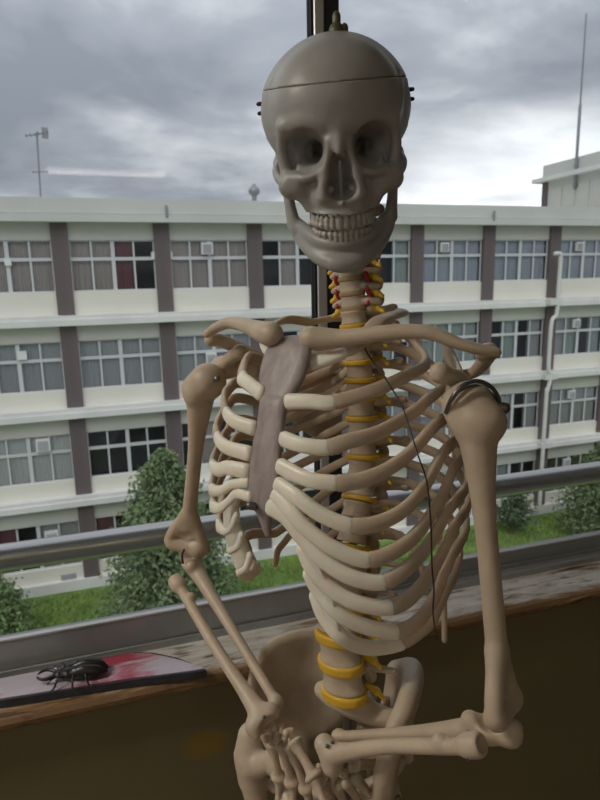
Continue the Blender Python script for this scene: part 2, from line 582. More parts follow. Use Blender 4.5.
window(1, -.95, 1.76, 1.086, .851, 2.32, .408)
window(2, -3.72, -.99, 1.086, .851, 2.32, -2.35)
window(3, 1.80, 4.56, 1.086, .851, 2.32, 3.16)
# posts between the window units
for i, x in enumerate((-.97, 1.78)):
    tag(MB().box(x - .019, x + .019, 1.06, 1.2, .852, 2.358).obj('trim_%d' % (i + 2), M['alu']), kind='structure')

# ceiling lamp mirrored in the glass, and two unseen ones added for light
M['lamp_body'] = mat('lamp_enamel', (.82, .82, .8), .4)
M['tube'] = mat('fluorescent_tube', (.9, .9, .9), .4)
M['tube'].node_tree.nodes['Principled BSDF'].inputs['Emission Color'].default_value = (1, .95, .86, 1)
M['tube'].node_tree.nodes['Principled BSDF'].inputs['Emission Strength'].default_value = 6.0
for lx, ly, watt, lab in ((.15, -4.8, 8.0, 'dim twin-tube ceiling lamp deep in the room, mirrored in the window glass'),
                          (-1.9, -2.6, 10.0, 'added twin-tube lamp over the middle of the room, unseen fill light'),
                          (-1.75, .72, 34.0, 'added twin-tube lamp between the two window walls, unseen side light')):
    if True:
        o_ = np.array([lx, ly, RH])
        lp = empty('ceiling_lamp', o_, lab, 'lamp', 'classroom ceiling lamps, one mirrored and two added')
        MB().prism([(ly - .04, RH - .08), (ly + .04, RH - .08), (ly + .11, RH - .005), (ly - .11, RH - .005)], lx - .62, lx + .62).obj('housing', M['lamp_body'], lp, off=o_)
        for dy in (-.055, .055):
            MB().cyl((lx - .59, ly + dy, RH - .10), (lx + .59, ly + dy, RH - .10), .014).obj('tube', M['tube'], lp, True, off=o_)
        la = bpy.data.objects.new('lamp_light', bpy.data.lights.new('lamp_light', 'AREA'))
        COL.objects.link(la); la.parent = lp; la.location = (0, 0, -.125)
        la.data.shape = 'RECTANGLE'; la.data.size = 1.18; la.data.size_y = .16
        la.data.energy = watt; la.data.color = (1, .93, .82)

# handrail outside the glass
hr = empty('handrail', (0.4, 1.3, .82), 'round grey steel handrail running outside the window glass', 'handrail')
OFF = np.array([0.4, 1.3, .82])
V, F = sweep([(-3.6, 1.3, .992), (0.5, 1.3, .992), (4.5, 1.3, .992)], .029, seg=24, n=5)
link('rail', mesh_from('rail', V - OFF, F, True), M['steel'], hr)
for x in (-3.2, -1.5, 2.3, 4.1):
    V, F = sweep([(x, 1.19, .90), (x, 1.27, .90), (x, 1.3, .935), (x, 1.3, .985)], .009, seg=10, n=12)
    link('bracket', mesh_from('bracket', V - OFF, F, True), M['steel'], hr)

# ---------------------------------------------------------------- the school building opposite
BY, GZ = 25.42, -11.2
M['bwall'] = mat('cream_wall', (0.80, 0.765, 0.67), 0.8, noise=(0.75, 0.715, 0.62), scale=0.5)
M['beam'] = mat('shaded_beam', (0.62, 0.605, 0.54), 0.8, noise=(0.57, 0.555, 0.50), scale=0.6)  # overhang shade put into the beam colour; stair house panels reuse it
M['ledge'] = mat('ledge_paint', (0.78, 0.77, 0.73), 0.75, noise=(0.70, 0.69, 0.66), scale=0.8)
M['fascia'] = mat('roof_fascia', (0.62, 0.62, 0.57), 0.75, noise=(0.57, 0.57, 0.53), scale=0.4)
M['pillar'] = mat('brown_pillar', (0.155, 0.118, 0.116), 0.75, noise=(0.125, 0.098, 0.1), scale=1.2, stretch=(6, 6, .4))
M['wframe'] = mat('window_frame', (0.62, 0.63, 0.63), 0.5)
M['bglass'] = glass_mat('school_glass', (0.93, 0.94, 0.95), 0.12)
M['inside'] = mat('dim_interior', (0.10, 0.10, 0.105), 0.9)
CUR = {'b': mat('curtain_beige', (0.60, 0.53, 0.48), 0.9), 'g': mat('curtain_grey', (0.58, 0.575, 0.565), 0.9),
       'l': mat('curtain_blue_grey', (0.58, 0.61, 0.65), 0.9), 'w': mat('curtain_white', (0.80, 0.79, 0.76), 0.9),
       'm': mat('curtain_maroon', (0.29, 0.13, 0.145), 0.9), 't': mat('curtain_green', (0.50, 0.57, 0.52), 0.9)}
M['vent'] = mat('vent_white', (0.78, 0.78, 0.75), 0.6)
M['louvre'] = mat('vent_louvre', (0.38, 0.38, 0.38), 0.6)
M['pipe'] = mat('drain_pipe', (0.70, 0.69, 0.66), 0.5)
M['mast'] = mat('mast_metal', (0.30, 0.30, 0.31), 0.5, metal=0.4)
BO = (10.0, BY, GZ)
bld = empty('school_building', BO, 'long cream school building with brown pillars and four rows of windows', 'building')
PX = [-1.42 + 3.83 * k for k in range(-6, 11)]
BX0, BX1 = PX[0] - .5, PX[-1] + .5


def near(z, y):
    """height of a line measured on the facade when it belongs to something standing proud of it"""
    return 1.55 + (z - 1.55) * y / BY


def bpart(name, m, mb, parent=bld, smooth=False):
    return mb.obj(name, m, parent, smooth, off=BO)


FL = [3.18 if k == 0 else -.70 - 3.75 * (k - 1) for k in range(4)]      # window heads
LB = [-.10 - 3.75 * k for k in range(3)]                                 # ledge undersides
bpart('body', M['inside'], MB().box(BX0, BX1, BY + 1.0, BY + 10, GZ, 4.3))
bpart('roof', M['fascia'], MB().box(BX0, BX1, 24.95, BY + 10.5, near(4.18, 24.95), near(4.75, 24.95)))
bpart('cornice', M['fascia'], MB().box(BX0, BX1, 24.86, BY + .6, near(3.87, 24.86), near(4.17, 24.86)))
for k in range(4):
    top = 3.95 if k == 0 else LB[k - 1] + .1
    bpart('beam', M['beam'], MB().box(BX0, BX1, BY, BY + .3, FL[k], top))
    wb = FL[k] - 1.96
    low = LB[k] + .2 if k < 3 else GZ + .45
    bpart('spandrel', M['bwall'], MB().box(BX0, BX1, BY - .02, BY + .3, low, wb))
    # slab behind: floor of each storey
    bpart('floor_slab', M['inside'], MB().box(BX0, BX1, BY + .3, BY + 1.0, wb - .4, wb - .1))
for k in range(3):
    y0 = 24.95
    lb, lt = near(LB[k], y0), near(LB[k] + .40, y0)
    bpart('ledge', M['ledge'], MB().prism([(BY + .1, lb), (y0, lb), (y0, lb + .23), (y0 + .06, lb + .23), (y0 + .06, lt), (BY + .1, lt)], BX0, BX1))
bpart('plinth', M['ledge'], MB().box(BX0, BX1, BY - .25, BY + .3, GZ - .2, GZ + .45))
pm = MB().box(-.31, .31, 0, .35, 0, 1)
pme = mesh_from('pillar', pm.v, pm.f); pme.materials.append(M['pillar'])
for x in PX:
    for k in range(4):
        zt = 3.9 if k == 0 else near(LB[k - 1], 24.95) + .02
        zb = near(LB[k] + .40, 24.95) - .05 if k < 3 else GZ + .45
        o = link('pillar', pme, None, bld, (x - BO[0], BY - .14 - BO[1], zb - BO[2])); o.scale = (1, 1, zt - zb)

# windows: frame, eight panes, curtains
WW = 3.83 - .62
WH = 1.96
cols = [-WW / 2 + .02, -WW / 4, 0, WW / 4, WW / 2 - .02]
fm = MB()
fm.box(-WW / 2, WW / 2, 0, .08, 0, .05).box(-WW / 2, WW / 2, 0, .08, WH - .05, WH).box(-WW / 2, WW / 2, -.01, .08, 1.18, 1.31)
for i, x in enumerate(cols):
    t = (.03, .035, .075, .035, .03)[i]
    fm.box(x - t, x + t, -.004, .08, 0.02, WH - .02)
fme = mesh_from('window_frame', fm.v, fm.f); fme.materials.append(M['wframe'])


def pane_mesh(h):
    p = MB().box(-.385, .385, 0, .008, 0, h)
    me = mesh_from('pane', p.v, p.f); me.materials.append(M['bglass']); return me


pane_lo, pane_hi = pane_mesh(1.16), pane_mesh(.62)


def curtain_mesh(key, seed):
    rnd = random.Random(seed)
    n = 30
    v = []
    for i in range(n + 1):
        x = -.40 + .80 * i / n
        y = .022 * math.sin(i * 1.9 + seed) + rnd.uniform(-.008, .008)
        v += [(x, y, 0), (x, y * .8, WH - .05)]
    v += [(x, y + .004, z) for x, y, z in v]
    m = 2 * (n + 1)
    f = [(2 * i, 2 * i + 2, 2 * i + 3, 2 * i + 1) for i in range(n)] + [(m + 2 * i, m + 2 * i + 1, m + 2 * i + 3, m + 2 * i + 2) for i in range(n)]
    me = mesh_from('curtain', v, f); me.materials.append(CUR[key]); return me


cur_me = {c: [curtain_mesh(c, s) for s in range(3)] for c in CUR}
# one letter per quarter of each bay, '.' where the curtain is drawn aside; rows are the storeys
PLAN = ['bbbb bbbb bbm. bbbb .b.b ...t llll llll llll llll'.split(),
        'gggg gggg gggg gggg g.g. .tt. tttt .t.g gt.t gggg'.split(),
        'wwww wwww .... .b.. .... g.gg gggg gg.g gggg gg.g'.split(),
        'm.m. m.gg m... .... gg.. .... tttt tt.. .... ....'.split()]
rr = random.Random(4)
WIN = {}
for k in range(4):
    for b in range(len(PX) - 1):
        cx = (PX[b] + PX[b + 1]) / 2
        zb = FL[k] - WH
        w = link('window', fme, None, bld, (cx - BO[0], BY + .08 - BO[1], zb - BO[2]))
        WIN[k, b] = w
        for c in range(4):
            x = (cols[c] + cols[c + 1]) / 2
            link('pane', pane_lo, None, w, (x, .03, .035))
            link('pane', pane_hi, None, w, (x, .03, 1.30))
            ch = PLAN[k][min(max(b - 4, 0), 9)][c]
            if ch != '.':
                link('curtain', cur_me[ch][rr.randrange(3)], None, w, (x, .16 + rr.uniform(0, .04), .02))

vb = MB().box(-.24, .24, -.14, .02, -.24, .24)
vme = mesh_from('vent_box', vb.v, vb.f); vme.materials.append(M['vent'])
vl = MB()
for i in range(5): vl.prism([(-.145, -.17 + .075 * i), (-.175, -.19 + .075 * i), (-.145, -.13 + .075 * i)], -.18, .18)
vlm = mesh_from('louvre', vl.v, vl.f); vlm.materials.append(M['louvre'])
for k, b, x, z, s in ((0, 3, -.1, 1.62, 1.0), (0, 2, 1.62, 1.35, .62), (0, 3, -1.66, 1.35, .62), (0, 6, -.45, 1.62, .9), (0, 8, -.35, 1.62, .9),
                      (1, 3, -.15, .95, .95), (1, 8, -.2, 1.62, .9), (2, 8, -.2, 1.62, .9), (2, 1, .55, 1.6, 1.1), (0, 1, .02, 1.15, .5), (1, 1, .15, 1.5, .7), (3, 1, .5, 1.4, 1.1), (3, 8, -.2, 1.6, .9)):
    w = WIN[k, b + 4]
    o = link('vent_box', vme, None, w, (x, -.02, z)); o.scale = (s, s, s)
    if s > .8:
        l = link('louvre', vlm, None, w, (x, -.02, z)); l.scale = (s, s, s)
# grilles in the base wall
for x in (-2.35, 17.0, 20.2):
    g = MB().box(x - .3, x + .3, BY - .06, BY, -10.95, -10.5)
    for i in range(5): g.box(x - .27, x + .27, BY - .085, BY - .05, -10.92 + .08 * i, -10.88 + .08 * i)
    bpart('vent_grille', M['louvre'], g)
# drain pipe
P = [(21.05, 24.7, near(2.5, 24.7)), (21.3, 24.72, near(2.5, 24.7)), (21.42, 24.74, near(2.3, 24.7)), (21.42, 24.74, 0.7), (21.42, 24.72, .3), (21.36, 24.72, -.5), (21.1, 24.72, -.9),
     (21.1, 24.72, -3.1), (21.25, 24.7, -3.5), (21.1, 24.7, -4.3), (21.05, 24.7, -4.8), (21.05, 24.7, -10.9)]
V, F = sweep(P, .10, seg=12, n=70)
link('drain_pipe', mesh_from('drain_pipe', V - np.array(BO), F, True), M['pipe'], bld)
for z in (.15, -3.6, -7.2):
    bpart('pipe_bracket', M['pipe'], MB().box(20.9, 21.6, 24.62, 24.97, z - .14, z + .14))
V, F = sweep([(-1.42 - .42, BY - .16, 3.0), (-1.42 - .42, BY - .16, -3.0)], .045, seg=8)
# stair house on the roof
sx, sy0, sy1 = 26.9, 26.0, 33.0
bpart('stair_house', M['fascia'], MB().box(sx, 33.0, sy0, sy1, 4.5, 7.2).box(sx - .05, 33.0, sy0, sy1 + .05, 7.35, 8.13))
bpart('stair_house_eave', M['ledge'], MB().box(sx - .5, 33.5, sy0 - .3, sy1 + .5, 7.12, 7.36))
bpart('stair_house_post', M['pillar'], MB().box(sx - .06, sx + .2, sy1 - .45, sy1 + .03, 4.6, 7.12))
for y in (31.3, 30.2, 29.1, 28.0):
    bpart('stair_house_panel', M['beam'], MB().box(sx - .05, sx + .02, y, y + .85, 4.75, 6.7))

# roof furniture
ms = empty('antenna_mast', (sx - .15, 30.1, 6.4), 'tall thin grey mast rising from the rooftop stair house', 'mast')
o = np.array([sx - .15, 30.1, 6.4])
for nm, a, b_, r in (('lower_tube', 6.4, 10.9, .085), ('upper_tube', 10.9, 15.6, .045)):
    V, F = sweep([(o[0], o[1], a), (o[0], o[1], b_)], r, seg=8)
    link(nm, mesh_from(nm, V - o, F, True), M['mast'], ms)
MB().box(o[0] - .1, sx + .02, o[1] - .1, o[1] + .1, 6.5, 6.6).box(o[0] - .1, sx + .02, o[1] - .1, o[1] + .1, 7.6, 7.7).obj('clamp', M['mast'], ms, off=o)
o = np.array([-2.0, 26.2, 4.68])
ta = empty('television_antenna', o, 'thin roof television antenna with short crossed rods on school roof', 'antenna')
MB().cyl((-2.0, 26.2, 4.68), (-1.9, 26.2, 7.2), .035).obj('pole', M['mast'], ta, off=o)
m = MB().cyl((-2.3, 26.2, 7.05), (-1.5, 26.2, 7.2), .025)
for i in range(6):
    x = -2.28 + .15 * i
    m.cyl((x, 25.95, 7.06 + .028 * i), (x, 26.45, 7.06 + .028 * i), .018, n=6)
m.box(-1.72, -1.5, 26.1, 26.3, 7.0, 7.36)
m.obj('yagi_rods', M['mast'], ta, off=o)
m = MB().cyl((-2.2, 26.2, 5.75), (-1.65, 26.2, 5.8), .02)
for i in range(4): m.cyl((-2.15 + .15 * i, 26.0, 5.76), (-2.15 + .15 * i, 26.4, 5.76), .015, n=6)
m.obj('lower_rods', M['mast'], ta, off=o)
o = np.array([6.35, 25.6, 4.68])
rv = empty('roof_vent', o, 'small round grey ventilator cowl on the roof edge', 'vent')
MB().cyl((6.35, 25.6, 4.68), (6.35, 25.6, 5.0), .1).obj('stem', M['mast'], rv, off=o)
V, F = sweep([(6.35, 25.6, 4.98), (6.35, 25.6, 5.1), (6.35, 25.6, 5.25), (6.35, 25.6, 5.36)], [.12, .24, .22, .1], seg=12, n=8)
link('cowl', mesh_from('cowl', V - o, F, True), M['mast'], rv)
for x, y, lab in ((2.62, 24.84, 'small dark overflow spigot on fascia above pillar next to maroon curtain'), (17.6, 24.84, 'small dark overflow spigot on fascia on the stair house side')):
    tag(MB().cyl((x, y, 4.05), (x, y, 4.42), .05, n=8).obj('roof_spigot', M['mast']), lab, 'spigot', 'spigots on the roof fascia')

# ---------------------------------------------------------------- grounds
M['lawn'] = mat('lawn', (0.19, 0.28, 0.06), 0.9, noise=(0.10, 0.165, 0.04), scale=0.9)
M['grass'] = mat('grass_blades', (0.26, 0.38, 0.08), 0.8, noise=(0.16, 0.25, 0.055), scale=0.7)
tag(MB().box(-700, 700, 1.6, 1400, GZ - .5, GZ).obj('ground', M['lawn']), kind='structure')
rng = np.random.default_rng(7)
n = 16000
bx = rng.uniform(-9, 27, n); by = rng.uniform(19.5, 24.8, n)
a = rng.uniform(0, 6.283, n); hgt = rng.uniform(.06, .22, n); wd = rng.uniform(.02, .05, n)
lx, ly = rng.normal(0, .07, n), rng.normal(0, .07, n)
V = np.stack([np.stack([bx - wd * np.cos(a), by - wd * np.sin(a), np.full(n, GZ)], 1), np.stack([bx + wd * np.cos(a), by + wd * np.sin(a), np.full(n, GZ)], 1),
              np.stack([bx + lx, by + ly, GZ + hgt], 1)], 1).reshape(-1, 3)
tag(link('grass', mesh_from('grass', V, np.arange(3 * n).reshape(-1, 3)), M['grass']), 'bright green grass growing along the foot of the school', 'grass', kind='stuff')

M['bark'] = mat('bark', (0.10, 0.075, 0.05), 0.9)
LEAF = [mat('leaf_fresh', (0.24, 0.34, 0.13), 0.8, noise=(0.12, 0.19, 0.07), scale=1.3),
        mat('leaf_dark', (0.13, 0.18, 0.09), 0.8, noise=(0.07, 0.11, 0.06), scale=1.5),
        mat('leaf_grey', (0.23, 0.30, 0.14), 0.8, noise=(0.11, 0.165, 0.08), scale=1.2)]


def tree(name, label, base, H, R, seed, lm, h0=.1, nb=150, per=60, droop=.35, leaf=.22, up=.25, crown=.8):
    rg = np.random.default_rng(seed)
    base = np.array(base, float)
    t = empty(name, base, label, 'tree')
    V, F = sweep([(0, 0, -.1), (.05, .03, H * .4), (0, 0, H * .97)], [.05 * H ** .5, .035 * H ** .5, .01], seg=8, n=8)
    link('trunk', mesh_from('trunk', V, F, True), M['bark'], t)
    bv, bf, lv = [], [], []
    for i in range(nb):
        u = h0 + (1 - h0) * ((i + rg.uniform(0, 1)) / nb)
        z = u * H
        L = R * max(.06, (1 - (u - h0) / (1 - h0)) ** crown) * rg.uniform(.65, 1.1)
        th = i * 2.4 + rg.uniform(-.4, .4)
        d = np.array([math.cos(th), math.sin(th), 0])
        s = np.linspace(0, 1, 6)
        P = d * (s * L)[:, None] + np.array([0, 0, 1.0]) * (z + L * (up * s - droop * s ** 2))[:, None]
        V, F = sweep(P, np.linspace(.03, .006, 6) * (.4 + .2 * H ** .5), seg=4, cap=False)
        bf += [tuple(len(bv) + j for j in q) for q in F]; bv += V.tolist()
        m = max(6, int(per * L / R))
        q = rg.uniform(.15, 1.05, m) ** .8
        c = d * (q * L)[:, None] + np.array([0, 0, 1.0]) * (z + L * (up * q - droop * q ** 2))[:, None]
        c += rg.normal(0, .10 * L + .04, (m, 3)) * np.array([1, 1, .7])
        ax = rg.normal(0, 1, (m, 3)) + d * .9 - np.array([0, 0, .5]); ax /= np.linalg.norm(ax, axis=1)[:, None]
        sd = np.cross(ax, rg.normal(0, 1, (m, 3))); sd /= np.linalg.norm(sd, axis=1)[:, None]
        l = leaf * rg.uniform(.6, 1.3, m)[:, None]; w = l * .22
        lv.append(np.stack([c - ax * l * .5, c + sd * w, c + ax * l * .5, c - sd * w], 1))
    link('branches', mesh_from('branches', bv, bf), M['bark'], t)
    lv = np.concatenate(lv).reshape(-1, 3)
    link('foliage', mesh_from('foliage', lv, np.arange(len(lv)).reshape(-1, 4)), lm, t)
    return t


tree('feathery_tree', 'tall feathery pale green tree in front of the school ledges', (1.45, 20, GZ), 7.2, 2.5, 3, LEAF[2], h0=.12, nb=380, per=130, leaf=.20, crown=.55)
tree('leafy_tree', 'low leafy green tree by the corner grille of the school', (-5.0, 22, GZ), 3.2, 1.75, 5, LEAF[0], h0=.15, nb=160, per=100, leaf=.18, crown=.5)
tree('leafy_tree', 'broad dark leafy tree beside the drain pipe', (22.6, 21.8, GZ), 5.2, 2.3, 8, LEAF[2], h0=.1, nb=260, per=110, leaf=.20, crown=.55)
tree('conifer_shrub', 'small dark conifer shrub on the lawn near the pipe', (18.6, 23.6, GZ), 2.5, 1.15, 11, LEAF[1], h0=.08, nb=70, per=40, leaf=.22, up=.7, droop=.2, crown=.5)

# ---------------------------------------------------------------- things on the sill
def sight(px, py, d):
    """world point seen at a measured photo position, d metres from the lens along its axis"""
    return EYE + (CR * (px - 300) / FPX + CD * (py - 400) / FPX + CF) * d


def board_mat():
    m = bpy.data.materials.new('stained_board_top'); m.use_nodes = True
    nt = m.node_tree; b = nt.nodes['Principled BSDF']; b.inputs['Roughness'].default_value = 0.3
    N, K = nt.nodes.new, nt.links.new
    tc = N('ShaderNodeTexCoord')
    mp = N('ShaderNodeMapping'); mp.inputs['Scale'].default_value = (9, 30, 10); K(tc.outputs['Object'], mp.inputs[0])
    n1 = N('ShaderNodeTexNoise'); n1.inputs['Scale'].default_value = 1.5; n1.inputs['Detail'].default_value = 6; n1.inputs['Distortion'].default_value = .7
    K(mp.outputs[0], n1.inputs['Vector'])
    sep = N('ShaderNodeSeparateXYZ'); K(tc.outputs['Object'], sep.inputs[0])
    c = N('ShaderNodeMath'); c.operation = 'ADD'; c.inputs[1].default_value = -0.125; K(sep.outputs[0], c.inputs[0])
    ab = N('ShaderNodeMath'); ab.operation = 'ABSOLUTE'; K(c.outputs[0], ab.inputs[0])
    mr = N('ShaderNodeMapRange'); mr.inputs['From Min'].default_value = 0.0; mr.inputs['From Max'].default_value = .12
    mr.inputs['To Min'].default_value = -.20; mr.inputs['To Max'].default_value = .16; K(ab.outputs[0], mr.inputs['Value'])
    ad = N('ShaderNodeMath'); ad.operation = 'ADD'; K(mr.outputs[0], ad.inputs[0]); K(n1.outputs['Fac'], ad.inputs[1])
    rp = N('ShaderNodeValToRGB'); el = rp.color_ramp.elements
    el[0].position, el[0].color = .34, (.36, .055, .09, 1)
    el[1].position, el[1].color = .58, (.50, .46, .54, 1)
    q = el.new(.44); q.color = (.46, .19, .25, 1)
    K(ad.outputs[0], rp.inputs[0]); K(rp.outputs[0], b.inputs['Base Color'])
    return m


M['board_top'] = board_mat()
M['board_edge'] = mat('board_slate_edge', (.045, .048, .06), .5, noise=(.03, .032, .04), scale=30)
out = [(-.55, 1.035), (-.22, 1.002), (0, .982), (.10, .968), (.122, .967), (.118, .973), (.075, 1.022), (.035, 1.052), (.0, 1.066), (-.23, 1.068), (-.55, 1.07)]
bd = empty('painted_board', (-.15, 1.03, .852), 'flat slate-edged board with red and white stained top on window sill', 'board')
OFF = np.array([-.15, 1.03, .852])


def slab(name, out, z0, z1, m, parent, off):
    n = len(out)
    v = [(x, y, z0) for x, y in out] + [(x, y, z1) for x, y in out]
    f = [(i, (i + 1) % n, n + (i + 1) % n, n + i) for i in range(n)] + [tuple(range(n))[::-1], tuple(range(n, 2 * n))]
    return link(name, mesh_from(name, np.array(v) - off, f), m, parent)


slab('core', out, .852, .8665, M['board_edge'], bd, OFF)
ctr = np.mean(out, axis=0)
slab('top_sheet', [(x + (.004 if x < ctr[0] else -.004), y + (.004 if y < 1.02 else -.004)) for x, y in out], .8666, .868, M['board_top'], bd, OFF)

# toy stag beetle
M['beetle'] = mat('beetle_black', (.018, .016, .017), .28, bump=.3, scale=300)
bo = np.array([-.106, 1.022, .868])
be = empty('toy_beetle', bo, 'black plastic toy stag beetle with curved jaws on the stained board', 'toy beetle')
ba = math.radians(172)


def bl(x, y, z):
    """beetle axes: x towards the jaws, y to its left"""
    return np.array([x * math.cos(ba) - y * math.sin(ba), x * math.sin(ba) + y * math.cos(ba), z])


def bsweep(name, P, ra, rb=None, n=None, seg=10, nrm=None):
    P = [bl(*p) for p in P]
    V, F = sweep(P, ra, rb, nrm=nrm, seg=seg, n=n)
    return link(name, mesh_from(name, V, F, True), M['beetle'], be)


up = np.array([[0, 0, 1.0]])
for s in (-1, 1):
    bsweep('wing_case', [(-.058, s * .0055, .010), (-.045, s * .0085, .014), (-.022, s * .009, .016), (-.004, s * .008, .014)],
           [.004, .0088, .0095, .008], [.004, .010, .012, .009], n=14, nrm=np.repeat(up, 4, 0), seg=14)
    bsweep('jaw', [(.026, s * .006, .011), (.036, s * .012, .012), (.046, s * .013, .013), (.054, s * .008, .013), (.057, s * .003, .013)],
           [.0034, .0032, .0027, .0021, .001], n=18)
    bsweep('antenna', [(.024, s * .009, .012), (.030, s * .020, .014), (.035, s * .024, .010)], [.0011, .001, .0013], n=10, seg=6)
    for x0, x1, y1 in ((.010, .026, .030), (-.006, -.008, .036), (-.018, -.036, .032)):
        bsweep('leg', [(x0, s * .010, .009), ((x0 + x1) / 2, s * (y1 * .65), .017), (x1 * .85 + x0 * .15, s * y1, .006), (x1 + .006 * (1 if x1 > 0 else -1), s * (y1 + .006), .0015)],
               [.0028, .0022, .0017, .0009], n=14, seg=8)
bsweep('thorax', [(-.004, 0, .012), (.006, 0, .013), (.014, 0, .012)], [.0135, .016, .0125], [.008, .009, .007], n=10, nrm=np.repeat(up, 3, 0), seg=16)
bsweep('head', [(.015, 0, .011), (.021, 0, .012), (.027, 0, .011)], [.010, .0115, .009], [.0055, .006, .0045], n=8, nrm=np.repeat(up, 3, 0), seg=14)

# ---------------------------------------------------------------- the skeleton
BONE = mat('bone_plastic', (0.56, 0.465, 0.355), 0.46, noise=(0.485, 0.395, 0.295), scale=28, bump=.10, sss=.5)
SKULL = mat('skull_plastic', (0.375, 0.37, 0.355), 0.42, noise=(0.335, 0.33, 0.315), scale=22, bump=.06, sss=.12)
CART = mat('cartilage_plastic', (0.88, 0.82, 0.71), 0.36, noise=(0.84, 0.775, 0.66), scale=30, sss=.5)
STERN = mat('sternum_plastic', (0.36, 0.30, 0.29), 0.45, noise=(0.25, 0.205, 0.2), scale=55, bump=.5, stretch=(1.6, 1.6, .5))
DISC = mat('disc_yellow', (0.66, 0.40, 0.035), 0.4, sss=.15)
DISCB = mat('disc_brown', (0.33, 0.22, 0.10), 0.5)
NERVE = mat('nerve_yellow', (0.80, 0.54, 0.05), 0.4)
ARTERY = mat('artery_red', (0.42, 0.03, 0.05), 0.35)
METAL = mat('dark_fitting', (0.22, 0.22, 0.22), 0.35, metal=.9)
WIRE = mat('black_wire', (0.02, 0.02, 0.022), 0.45)
BRASS = mat('old_brass', (0.13, 0.13, 0.08), 0.5, metal=.5)
TEETH = mat('tooth_enamel', (0.42, 0.40, 0.365), 0.35)

SK = np.array([0.236, 0.60, 0.0])
sk = empty('anatomical_skeleton', SK, 'life-size plastic anatomical skeleton standing in front of the window', 'skeleton')
TP = np.array([.2565, .6345, 1.5068])
ty, tp, tr = math.radians(122), math.radians(5.4), math.radians(5.51)
TM = (np.array([[math.cos(ty), -math.sin(ty), 0], [math.sin(ty), math.cos(ty), 0], [0, 0, 1]])
      @ np.array([[1, 0, 0], [0, math.cos(tp), -math.sin(tp)], [0, math.sin(tp), math.cos(tp)]])
      @ np.array([[math.cos(tr), 0, math.sin(tr)], [0, 1, 0], [-math.sin(tr), 0, math.cos(tr)]]))


def tw(P):
    """torso axes (x to the skeleton's right, y forward, z up, origin at the top of the chest spine) to world"""
    return np.asarray(P, float) @ TM.T + TP


def wt(P):
    return (np.asarray(P, float) - TP) @ TM


def bone(name, V, F, m, parent=None, smooth=True):
    """mesh given in world coordinates, child of the skeleton (or of one of its parts)"""
    return link(name, mesh_from(name, np.asarray(V) - SK, F, smooth), m, parent or sk)


def rod(name, P, r, m=None, seg=10, n=None, parent=None, rb=None, nrm=None):
    V, F = sweep(P, r, rb, seg=seg, n=n, nrm=nrm)
    return bone(name, V, F, m or BONE, parent)


def proto(fld, name, m, s=.001):
    V, F = fld.mesh(name)
    me = mesh_from(name, V * s, F, True)
    me.materials.append(m)
    return me


def place(name, me, X, parent=None):
    """X: 4x4 world matrix"""
    o = link(name, me, None, parent or sk)
    X = np.array(X, float); X = X.copy(); X[:3, 3] -= SK
    o.matrix_local = Matrix(X.tolist())
    return o


def frame(R, t, s=1.0):
    X = np.eye(4); X[:3, :3] = np.asarray(R) * s; X[:3, 3] = t
    return X


# ---- spine
ZS = [0, -.020, -.041, -.062, -.084, -.106, -.129, -.152, -.176, -.200, -.225, -.251, -.279, -.310, -.343, -.376, -.410]
ZC = [.018, .035, .052, .068, .084, .101, .116]           # C7 .. C1


def spy(z):
    return float(np.interp(-z, [-.12, -.06, 0, .06, .15, .20, .25, .35, .437], [-.010, -.014, -.02, -.028, -.031, -.026, -.006, .030, .020]))


def cyl_vertebra(kind):
    if kind == 'c':
        f = Field((-32, -46, -16), (32, 14, 14), 1.1)
        f.drum((0, 0, 0), 13, 9, 6.6, 2, waist=.12)
        for s in (-1, 1):
            f.chain([(s * 10, -2, 0), (s * 19, -3, -2), (s * 25, -7, -3)], [4.5, 4, 3.5], 2)
            f.ell((s * 20, -13, 0), (7, 6, 8.5), 2)
            f.chain([(s * 12, -7, 1), (s * 18, -13, 1)], 4, 2)
            f.chain([(s * 17, -17, 0), (0, -24, -1)], [3.5, 3.5], 2, sc=(1, 1, 1.6))
        f.chain([(0, -23, -1), (0, -40, -8)], [3.6, 3.2], 2)
    elif kind == 't':
        f = Field((-40, -62, -34), (40, 18, 18), 1.3)
        f.drum((0, 0, 0), 15.5, 14, 10, 2.5, waist=.14)
        for s in (-1, 1):
            f.chain([(s * 8, -11, 5), (s * 11, -20, 5)], 4.2, 2)
            f.chain([(s * 10, -20, 5), (s * 30, -31, 8)], [5.5, 5], 2)
            f.ell((s * 31, -30, 8), (5.5, 5.5, 6), 2)
            f.chain([(s * 11, -20, 3), (0, -28, 0)], [4, 4], 2, sc=(1, 1, 1.8))
            f.ell((s * 12, -22, -8), (5, 4, 8), 2)
        f.chain([(0, -27, -1), (0, -52, -24)], [4.4, 3.2], 3)
    else:
        f = Field((-48, -66, -28), (48, 24, 26), 1.5)
        f.drum((0, 0, 0), 24, 18, 14, 3, waist=.15)
        for s in (-1, 1):
            f.chain([(s * 13, -13, 5), (s * 15, -23, 5)], 5.5, 2)
            f.chain([(s * 15, -22, 4), (s * 42, -28, 6)], [4.5, 3.8], 2)
            f.ell((s * 15, -27, 13), (6.5, 6, 9), 3)
            f.ell((s * 13, -31, -14), (6, 6, 9), 3)
            f.chain([(s * 14, -25, 0), (0, -33, -2)], [4.5, 4.5], 3, sc=(1, 1, 2))
        f.chain([(0, -33, -3), (0, -60, -7)], [3.6, 3.8], 2, sc=(1, 1, 2.4))
    return f


